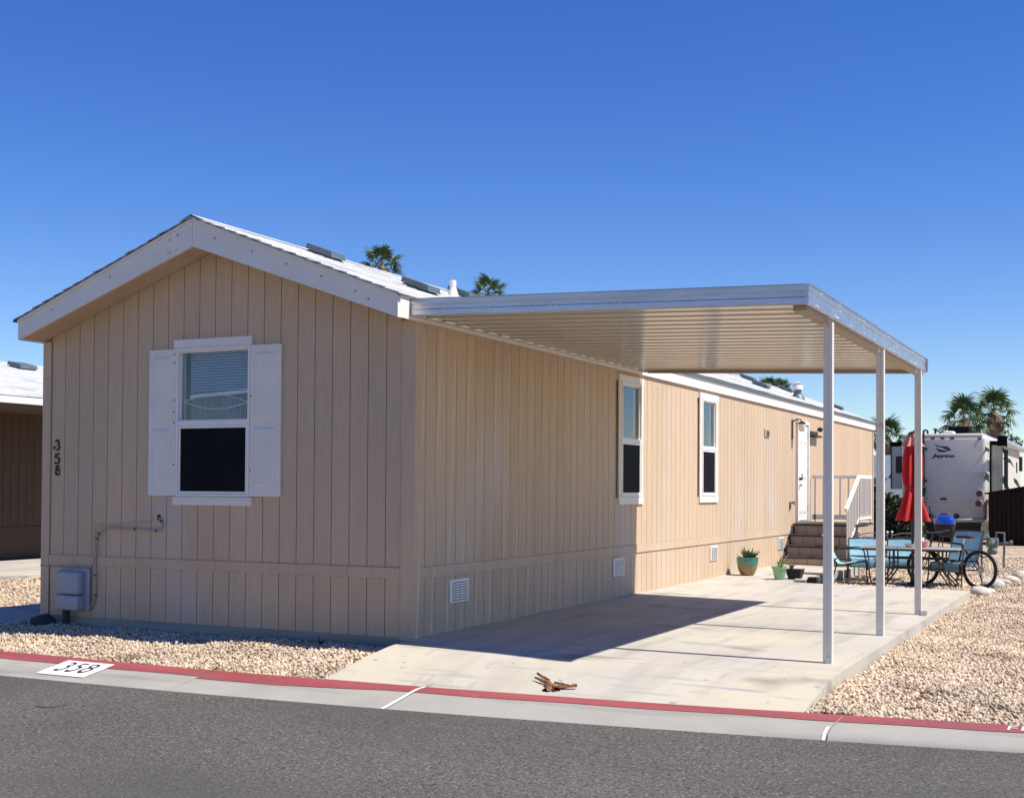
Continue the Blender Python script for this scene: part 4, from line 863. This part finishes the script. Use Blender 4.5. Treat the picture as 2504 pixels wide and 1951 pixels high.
def P_(u, v, l=0):
    z = -.10
    for _ in range(12): q = atz(u, v, z); z = .5*z+.5*apron_z(q.x, q.y)
    return Vector((q.x, q.y, z+.003+l))
chunk('stub', P_(1340, 1672), P_(1362, 1690), .040, .026, .003); chunk('stub', P_(1332, 1690), P_(1352, 1682), .035, .02, .003)
chunk('stem', P_(1342, 1672, .012), P_(1314, 1655, .012), .016, .015, .01); chunk('stem', P_(1340, 1676, .008), P_(1308, 1664, .010), .010, .012, .01); chunk('stem', P_(1356, 1678, .015), P_(1390, 1684, .01), .014, .014, .01); chunk('stem', P_(1360, 1684, .0), P_(1411, 1684, .01), .018, .02, .006)
p = [atz(*q, -.278) for q in ((88, 1729), (110, 1730), (135, 1729), (155, 1726), (170, 1721))]
tag(MB().tube([v+Vector((0, 0, .006)) for v in p], [.004, .005, .004, .003, .002], 6).build('fallen_twig', STEP), 'thin dark twig lying on the asphalt at lower left', 'twig')
m = MB().ball((0, 0, 0), 1, 2); m.v = [(x*.16*(1+.2*math.sin(3*y+z)), y*.11*(1+.2*math.sin(4*x)), z*.08*(1+.25*math.sin(3*x+2*y))) for x, y, z in m.v]
o = m.build('dark_rock', mat('dark_stone', (.03, .03, .032), .9, var=.3, vs=12, bump=.5, bs=30), None, 2); place(o, (-4.50, -.17, -.06)); tag(o, 'dark rock at the left front corner of the mobile home', 'rock')
wd = thing('weed', 'small dark weed growing at the foot of the front wall', 'weed', (-.95, -.10, -.11))
for k in range(12):
    a = rnd.random()*6.28; e = rnd.uniform(.5, 1.4); MB().sheet(leaf((-.95, -.10, -.11), (math.cos(a)*math.cos(e), .4*math.sin(a)*math.cos(e), math.sin(e)), rnd.uniform(.06, .15), .018, .3, .3)).build('leaf', SUC, wd)

# ------------------------------------------------------------------ travel trailer, shed and clutter behind
zb = lambda x, y: (2104+x*.235, 900+y*.235)
RY = 31.0; rq = lambda x, y: aty(*zb(x, y), RY)
rv = thing('travel_trailer', 'white travel trailer seen from behind with rear ladder and logo', 'trailer', (.73, 35, GZ))
RX0, RX1, RZ0, RZ1 = -.53, 1.98, .46, 3.10
MB().rbox(RX0, RX1, RY, RY+10.5, RZ0, RZ1, .13, 4).build('body', RVW, rv, True)
MB().rbox(RX0+.10, RX1-.10, RY+.02, RY+8.5, RZ1-.06, RZ1+.07, .05, 3).build('roof_edge', RVW, rv, True)
for (u0, v0), (u1, v1) in (((735, 722), (775, 738)), ((835, 722), (875, 738)), ((935, 720), (975, 738)), ((1225, 722), (1260, 740))):
    a, b = rq(u0, v0), rq(u1, v1); MB().rbox(a.x, b.x, RY-.03, RY+.02, b.z, a.z, .012, 2).build('marker_lamp', TAIL, rv)
# logo
LOGO = mat('navy_logo_print', (.012, .014, .03), .4); LOGO2 = mat('grey_logo_print', (.16, .16, .18), .4)
vs, fs = text_mesh('Jayco', 1., shear=.28, spacing=1.16, offset=.07); xs_ = [v.x for v in vs]; ys_ = [v.y for v in vs]
a, b = rq(738, 940), rq(982, 893); sx = (b.x-a.x)/(max(xs_)-min(xs_)); sz = (b.z-a.z)/(max(ys_)-min(ys_))
MB().add([(a.x+(v.x-min(xs_))*sx, RY-.006, a.z+(v.y-min(ys_))*sz) for v in vs], fs).build('logo_lettering', LOGO, rv)
def decal(pts, y, m_, nm='logo_bird'):
    q = [rq(*p_) for p_ in pts]; a = [(p_.x, y, p_.z) for p_ in q]; MB().loft(a, [(x, y+.003, z) for x, yy_, z in a]).build(nm, m_, rv)
decal([(765, 785), (800, 800), (860, 812), (905, 815), (930, 832), (938, 850), (965, 853), (930, 862), (900, 858), (880, 840), (850, 828), (820, 822), (790, 815)], RY-.008, LOGO2)
decal([(780, 838), (800, 828), (828, 846), (860, 852), (895, 858), (915, 862), (890, 872), (850, 874), (815, 868), (790, 855), (825, 852)], RY-.009, LOGO)
decal([(830, 822), (870, 818), (905, 822), (928, 836), (932, 852), (915, 856), (905, 842), (890, 836), (880, 846), (866, 834)], RY-.0115, LOGO)
# ladder
a, b = rq(600, 700), rq(668, 690)
ld = MB().tube([rq(668, 1470)+Vector((0, -.10, 0)), rq(662, 690)+Vector((0, -.10, 0)), rq(662, 655)+Vector((0, -.08, 0)), rq(672, 645)+Vector((0, .0, 0)), rq(690, 650)+Vector((0, .15, 0)), rq(692, 685)+Vector((0, .2, 0))], .032, 8).build('ladder', BLK, rv, True)
MB().tube([rq(560, 1470)+Vector((0, -.10, 0)), rq(555, 690)+Vector((0, -.10, 0)), rq(555, 655)+Vector((0, -.08, 0)), rq(565, 645), rq(583, 650)+Vector((0, .15, 0))], .02, 8).build('ladder_rail', BLK, ld, True)
for v in (832, 950, 1068, 1185, 1302, 1418): MB().tube([rq(557, v)+Vector((0, -.10, 0)), rq(666, v)+Vector((0, -.10, 0))], .015, 6).build('rung', BLK, ld)
for v in (842, 1172): MB().disc(rq(684, v)+Vector((0, -.05, 0)), (0, 1, 0), .04, .09, 10).tube([rq(684, v)+Vector((0, -.09, 0)), rq(664, v)+Vector((0, -.1, 0))], .012, 6).build('ladder_bracket', BLK, ld)
for (u, v) in ((1237, 1305), (1227, 1410)):
    p = rq(u, v); tl = MB().disc((p.x, RY-.01, p.z), (0, 1, 0), .118, .05, 24).build('tail_lamp', WH2, rv); MB().disc((p.x, RY-.04, p.z), (0, 1, 0), .092, .03, 24).build('lens', TAIL, tl)
a, b = rq(832, 1372), rq(900, 1350); MB().rbox(a.x, b.x, RY-.035, RY+.01, a.z, b.z, .02, 2).build('rear_handle', BLK, rv)
a, b = rq(803, 1535), rq(915, 1488); pl_ = MB().box(a.x, b.x, RY-.02, RY-.004, a.z, b.z).build('number_plate', WPT, rv)
for k in range(4): MB().box(a.x+.07+k*.055, a.x+.105+k*.055, RY-.024, RY-.021, a.z+.03, b.z-.05).build('plate_mark', LOGO, pl_)
for u in (730, 1000): p = rq(u, 1540); MB().disc((p.x, RY-.012, p.z), (0, 1, 0), .085, .03, 18).build('speaker_cover', BLK, rv)
MB().rbox(RX0+.05, RX1-.05, RY-.12, RY+.1, RZ0-.02, RZ0+.10, .03, 2).build('bumper', RVW, rv, True)
for v in (1395, 1450): MB().box(RX0+.5, RX1-.65, RY-.004, RY+.01, rq(800, v).z, rq(800, v).z+.012).build('moulding', RVC, rv)
a, b = rq(850, 680), rq(1080, 615); MB().rbox(a.x, b.x, RY+1.4, RY+2.2, RZ1, RZ1+.36, .06, 2).build('roof_air_conditioner', BLM, rv)
a, b = rq(840, 690), rq(950, 655); MB().rbox(a.x, b.x+.02, RY+.35, RY+.85, RZ1+.02, RZ1+.17, .05, 2).build('roof_hatch', WH2, rv)
p = rq(755, 650); MB().tube([(p.x, RY+.5, RZ1), (p.x, RY+.5, RZ1+.20)], .03, 8).tube([(p.x, RY+.5, RZ1+.20), (p.x+.12, RY+.5, RZ1+.16)], .02, 6).lathe([(.02, 0), (.09, .03), (.04, .06)], (p.x, RY+.5, RZ1+.20), 12).build('antenna', BLK, rv)
# right hand slide-out and side decals
sy = atx(*zb(1345, 900), RX1).y; sa, sb_ = aty(*zb(1350, 1290), sy), aty(*zb(1477, 800), sy); SXo = sb_.x
sl_ = MB().box(RX1-.1, SXo, sy, sy+7.2, sa.z-.4, sb_.z).build('slide_out', RVC, rv)
MB().box(RX1-.05, SXo+.02, sy-.02, sy+1.6, sb_.z+.002, sb_.z+.13).build('slide_awning', BLM, sl_)
MB().box(RX1, RX1+.05, sy-.03, sy-.002, sa.z-.4, sb_.z+.0).build('slide_seal', BLM, sl_)
MB().box(SXo+.001, SXo+.012, sy+.0, sy+7.2, sa.z-.4, sb_.z).build('slide_side', RVS, sl_)
def side_decal(pts, xx, m_, par, nm='swoosh'):
    q = [atx(*zb(*p_), xx) for p_ in pts]; MB().loft([(xx, p_.y, p_.z) for p_ in q], [(xx+.004, p_.y, p_.z) for p_ in q]).build(nm, m_, par)
side_decal([(1297, 815), (1338, 840), (1338, 872), (1297, 850)], RX1+.001, SWS, rv); side_decal([(1300, 1075), (1338, 1110), (1338, 1190), (1300, 1135)], RX1+.001, SWS, rv)
xx = SXo+.013
side_decal([(1480, 935), (1510, 925), (1560, 950), (1600, 1035), (1560, 985), (1520, 975)], xx, SWS, rv); side_decal([(1480, 1120), (1510, 1150), (1550, 1260), (1525, 1260), (1480, 1190)], xx, SWS, rv); side_decal([(1592, 1140), (1630, 1165), (1668, 1250), (1640, 1235), (1600, 1185)], xx, SWS, rv); side_decal([(1478, 820), (1505, 850), (1505, 890), (1478, 862)], xx, SWS, rv)
side_decal([(1505, 850), (1535, 850), (1535, 1260), (1505, 1240)], xx+.03, BLM, rv, 'awning_arm')
side_decal([(1620, 980), (1632, 980), (1632, 1095), (1620, 1085)], xx, BLM, rv, 'grab_handle'); side_decal([(1650, 920), (1685, 925), (1685, 1075), (1650, 1070)], xx, BLM, rv, 'side_window')
A2, B2 = atx(*zb(1480, 755), SXo+.12), atx(*zb(1690, 850), SXo+.12)
d2 = (B2-A2); MB().tube([A2, A2+d2*1.0], .10, 10).build('awning_roller', GAL, rv, True)
a = A2+Vector((0, 0, .0)); MB().box(SXo-.02, SXo+.25, A2.y-.12, A2.y+.0, A2.z-.16, A2.z+.14).build('awning_end_cap', BLM, rv)
# left slide-out with its window
ly = RY+1.2; la, lb = aty(*zb(325, 1258), ly), aty(*zb(420, 815), ly)
ls = MB().box(la.x, RX0+.1, ly, ly+3, la.z, lb.z).build('slide_out', RVW, rv); MB().box(la.x-.05, RX0, ly-.03, ly+3, lb.z+.002, lb.z+.14).build('slide_awning', BLM, ls)
MB().box(la.x-.03, la.x-.001, ly-.02, ly+.05, la.z, lb.z).build('slide_seal', SWS, ls)
a, b = aty(*zb(370, 1092), ly), aty(*zb(470, 918), ly); MB().rbox(a.x, b.x, ly-.03, ly-.001, a.z, b.z, .012, 2).build('slide_window', RVG, ls)
for y in (34.3, 35.2):
    for x in (RX0+.22, RX1-.22):
        w_ = MB().disc((x, y, GZ+.36), (1, 0, 0), .36, .22, 24).build('wheel', TYRE, rv); MB().disc((x+(.115 if x > 0 else -.115), y, GZ+.36), (1, 0, 0), .2, .02, 18).build('rim', WH2, w_)
MB().box(RX0+.15, RX1-.15, RY+.1, RY+8.4, RZ0-.14, RZ0+.02).build('chassis', BLK, rv); MB().box(RX0+.2, RX1-.2, RY+.35, RY+8.2, GZ+.06, RZ0-.15).build('underbelly_shade_box', BLK, rv)  # last box is added: solid black for the shade below the trailer
# brown shed
s0 = atz(*(1900+1760*.29377, 1200+450*.29377), GZ); shy = s0.y
shd = thing('storage_shed', 'dark brown ribbed steel shed at the right edge beside the trailer', 'shed', (s0.x+1, shy+1, GZ))
ze = aty(*zb(1328, 1305), shy).z; z2 = aty(*zb(1702, 1243), shy); x2 = z2.x; ps_ = (z2.z-ze)/(x2-s0.x); shw = 2.3; px_ = s0.x+shw/2
rzf = lambda x: ze+ps_*min(x-s0.x, 2*px_-s0.x-x)
MB().loft([(s0.x+.02, shy+.02, GZ), (s0.x+shw-.02, shy+.02, GZ), (s0.x+shw-.02, shy+.02, ze), (px_, shy+.02, rzf(px_)), (s0.x+.02, shy+.02, ze)], [(s0.x+.02, shy+2.4, GZ), (s0.x+shw-.02, shy+2.4, GZ), (s0.x+shw-.02, shy+2.4, ze), (px_, shy+2.4, rzf(px_)), (s0.x+.02, shy+2.4, ze)]).build('wall', SHD, shd)
nrib = 18
for k in range(nrib):
    xa = s0.x+k*shw/nrib; xb = xa+shw/nrib; xm = xb-.04
    MB().loft([(xa+.004, shy, GZ), (xm, shy, GZ), (xm, shy, rzf(xm)-.01), (xa+.004, shy, rzf(xa)-.01)], [(xa+.004, shy+.019, GZ), (xm, shy+.019, GZ), (xm, shy+.019, rzf(xm)-.01), (xa+.004, shy+.019, rzf(xa)-.01)]).build('wall_panel', SHD, shd)
for s in (0, 1):
    xe = s0.x-.10 if s == 0 else s0.x+shw+.10; zz = ze-ps_*.10
    MB().loft([(xe, shy-.08, zz), (px_, shy-.08, rzf(px_)), (px_, shy-.08, rzf(px_)+.04), (xe, shy-.08, zz+.04)], [(xe, shy+2.5, zz), (px_, shy+2.5, rzf(px_)), (px_, shy+2.5, rzf(px_)+.04), (xe, shy+2.5, zz+.04)]).build('roof_sheet', SHD, shd)
# clutter left of the trailer
def leaf_mass(n, fn, size, seed):
    rg = np.random.default_rng(seed); m = MB()
    for k in range(n):
        c_ = fn(rg); a = Vector(rg.normal(size=3)).normalized(); b_ = a.orthogonal().normalized(); d_ = a.cross(b_); s = size*rg.uniform(.5, 1.3)
        m.add([c_-b_*s, c_+d_*s*.5, c_+b_*s, c_-d_*s*.5], [(0, 1, 2, 3)])
    return m
hd_ = thing('shade_filler_hedge', 'added dark hedge filling in for shade and clutter left of the trailer', 'hedge', (-2.2, 29.5, GZ))  # made-up hedge, stands in for the dark shade and clutter by the trailer
def hf(rg):
    x = rg.uniform(-4.6, .35); y = rg.uniform(29.0, 30.2); z = rg.uniform(0, 1)**.8; return Vector((x, y, GZ+z*(1.55+.18*math.sin(x*3)+.1*math.sin(x*7))))
leaf_mass(9000, hf, .10, 3).build('foliage', mat('filler_hedge_leaf', (.035, .05, .022), .6, var=.4, vs=4), hd_)
for k in range(9): x = -4.0+k*.45; MB().tube([(x, 29.6, GZ), (x+.05, 29.6, .5), (x-.06, 29.55, 1.0)], [.03, .02, .008], 6).build('stem', TRK, hd_)
bx_ = [('white_bucket', .95, 24.5, .26, .32, WH2, 'white bucket left of the trailer wheels', 'bucket')]
for nm, x, y, w, h, mm, lb, ct in bx_:
    if ct == 'bucket': t = thing(nm, lb, ct, (x, y, GZ)); MB().lathe([(w*.42, 0), (w*.5, h), (w*.53, h), (w*.53, h+.02), (w*.46, h+.02), (w*.4, .05)], (x, y, GZ), 20).build('bucket_body', mm, t, True); MB().tube([(x-w*.5, y, h+GZ), (x, y-.16, h*.55+GZ), (x+w*.5, y, h+GZ)], .006, 6).build('handle', GAL, t)
    else: t = thing(nm, lb, ct, (x, y, GZ)); MB().rbox(x-w/2, x+w/2, y, y+.4, GZ, GZ+h, .01, 1).build('box_body', mm, t); MB().box(x-w/2-.04, x-.01, y-.02, y+.42, GZ+h+.002, GZ+h+.01).box(x+.01, x+w/2+.04, y-.02, y+.42, GZ+h+.002, GZ+h+.01).build('flap', mm, t)
# far house with pale metal roof
fh = thing('far_house', 'far house with pale ribbed metal roof left of the trailer', 'house', (-9, 62, GZ))
MB().box(-15, -5.7, 58, 66, GZ, 2.05).build('wall', SLAT, fh)
for k in range(20): x = -15.4+k*.5; MB().loft([(x, 57.5, 2.0), (x+.46, 57.5, 2.0), (x+.46, 62, 3.3), (x, 62, 3.3)], [(x, 57.5, 2.06), (x+.46, 57.5, 2.06), (x+.46, 62, 3.36), (x, 62, 3.36)]).build('roof_panel', MRF, fh)
MB().loft([(-15.4, 62, 3.3), (-5.4, 62, 3.3), (-5.4, 66.5, 2.0), (-15.4, 66.5, 2.0)], [(-15.4, 62, 3.36), (-5.4, 62, 3.36), (-5.4, 66.5, 2.06), (-15.4, 66.5, 2.06)]).build('rear_roof', MRF, fh)
for x in (-14, -11.5, -8.5, -6.8): w_ = MB().box(x, x+.8, 57.96, 57.99, .9, 1.7).build('window', WH2, fh); MB().box(x+.06, x+.74, 57.94, 57.955, .96, 1.64).build('pane', RVG, w_)

# ------------------------------------------------------------------ palms and a far tree
def frond_mesh(seed, dead=False):
    rg = random.Random(seed); m = MB(); L = .74
    m.tube([(0, 0, 0), (L*.5, 0, .03), (L, 0, 0)], [.02, .016, .012], 4)
    n = 20
    for k in range(n):
        a = math.radians(-125+250*k/(n-1)); l_ = .54*(1-.25*abs(a)/2.2)*rg.uniform(.85, 1.1); pts = []
        zf = .10*math.cos(k*math.pi)*.6
        for t in (0, .5, .8, 1):
            rr = l_*t; dr = (-.10*t*t-.22*max(0, t-.55)**1.2*(1+rg.random()))
            pts.append(Vector((L+rr*math.cos(a), rr*math.sin(a), dr+zf*t*.5)))
        sd = Vector((-math.sin(a), math.cos(a), 0)); w = [.010, .036, .024, .002]
        m.sheet([[p-sd*ww for p, ww in zip(pts, w)], [p+Vector((0, 0, .012)) for p in pts], [p+sd*ww for p, ww in zip(pts, w)]])
    me = bpy.data.meshes.new('frond'); me.from_pydata([tuple(v) for v in m.v], [], m.f); me.materials.append(LEAFD if dead else LEAFG); return me
FM = [frond_mesh(s) for s in range(4)]; FD = [frond_mesh(9, True), frond_mesh(10, True)]
def palm(c, R, label, lean=.3, n=30, seed=1):
    rg = random.Random(seed); c = Vector(c); b = Vector((c.x+lean, c.y, -.25)); t = thing('palm_tree', label, 'palm tree', b, group='fan palms behind the houses')
    k = R/1.32; tr = .17*k; H = c.z+.25
    MB().tube([b+(c-b)*s+Vector((0, 0, -.05)) + Vector((lean*.3*math.sin(s*3), 0, 0)) for s in np.linspace(0, 1, 9)], [tr*(1.45-.45*s) for s in np.linspace(0, 1, 9)], 12).build('trunk', TRK, t, True)
    MB().lathe([(tr*.9, -.75*k), (tr*1.9, -.55*k), (tr*1.7, -.15*k), (tr*.6, .15*k)], c, 12).build('leaf_base', LEAFD, t, True)
    for i in range(n):
        dead = i >= n-8; e = math.radians(82-122*(i/(n-8))**1.0) if not dead else math.radians(rg.uniform(-75, -50)); a = i*2.39996+rg.uniform(-.3, .3)
        o = bpy.data.objects.new('frond', rg.choice(FD if dead else FM)); COL.objects.link(o); o.parent = t
        s = k*rg.uniform(.85, 1.12)*(1 if not dead else .72); o.scale = (s, s, s)
        o.rotation_euler = (rg.uniform(-.4, .4), -e, a); o.location = c-b+Vector((0, 0, -.12*k if dead else .04*k*math.sin(e)))
def pd(u, v, d): r = ray(u, v); return CLOC+r*(d/r.dot(_f))
palm(pd(934, 655, 110), 2.2, 'palm crown showing above the white roof, left one', .5, seed=1)
palm(pd(1194, 722, 110), 1.9, 'palm crown just above the front edge of the carport roof', -.4, seed=2)
palm(pd(1880, 952, 140), 1.7, 'palm top above the far roof seen under the carport, left of a pair', .3, seed=3)
palm(pd(1908, 955, 150), 1.7, 'palm top above the far roof seen under the carport, right of a pair', .3, seed=8)
palm(pd(2168, 1072, 75), 1.5, 'short palm between the middle and far carport posts', -.1, seed=4)
palm(pd(2357, 1030, 85), 1.95, 'left palm of the two behind the travel trailer', .3, seed=5)
palm(pd(2430, 1012, 88), 2.0, 'right and taller palm of the two behind the travel trailer', .1, seed=6)
tr_ = thing('far_tree', 'grey green tree low behind the travel trailer between the palms', 'tree', pd(2395, 1190, 95)); tc = pd(2392, 1062, 95)
MB().tube([(tc.x, tc.y, -.2), (tc.x+.1, tc.y, 2), (tc.x, tc.y, 4.0)], [.22, .16, .08], 8).build('trunk', TRK, tr_, True)
bl = [(Vector((rnd.uniform(-2.4, 2.6), rnd.uniform(-1.5, 1.5), rnd.uniform(-1.1, .25))), rnd.uniform(.45, .8)) for k in range(16)]
def tf(rg):
    c_, r = bl[rg.integers(len(bl))]; v = rg.normal(size=3); v /= np.linalg.norm(v); return tc+c_+Vector(v*r*rg.uniform(.5, 1)**.5)
leaf_mass(4200, tf, .11, 8).build('crown', TREEG, tr_)
for k in range(5): c_ = bl[k][0]; MB().tube([(tc.x, tc.y, 3.0), tc+c_], [.07, .02], 6).build('limb', TRK, tr_)
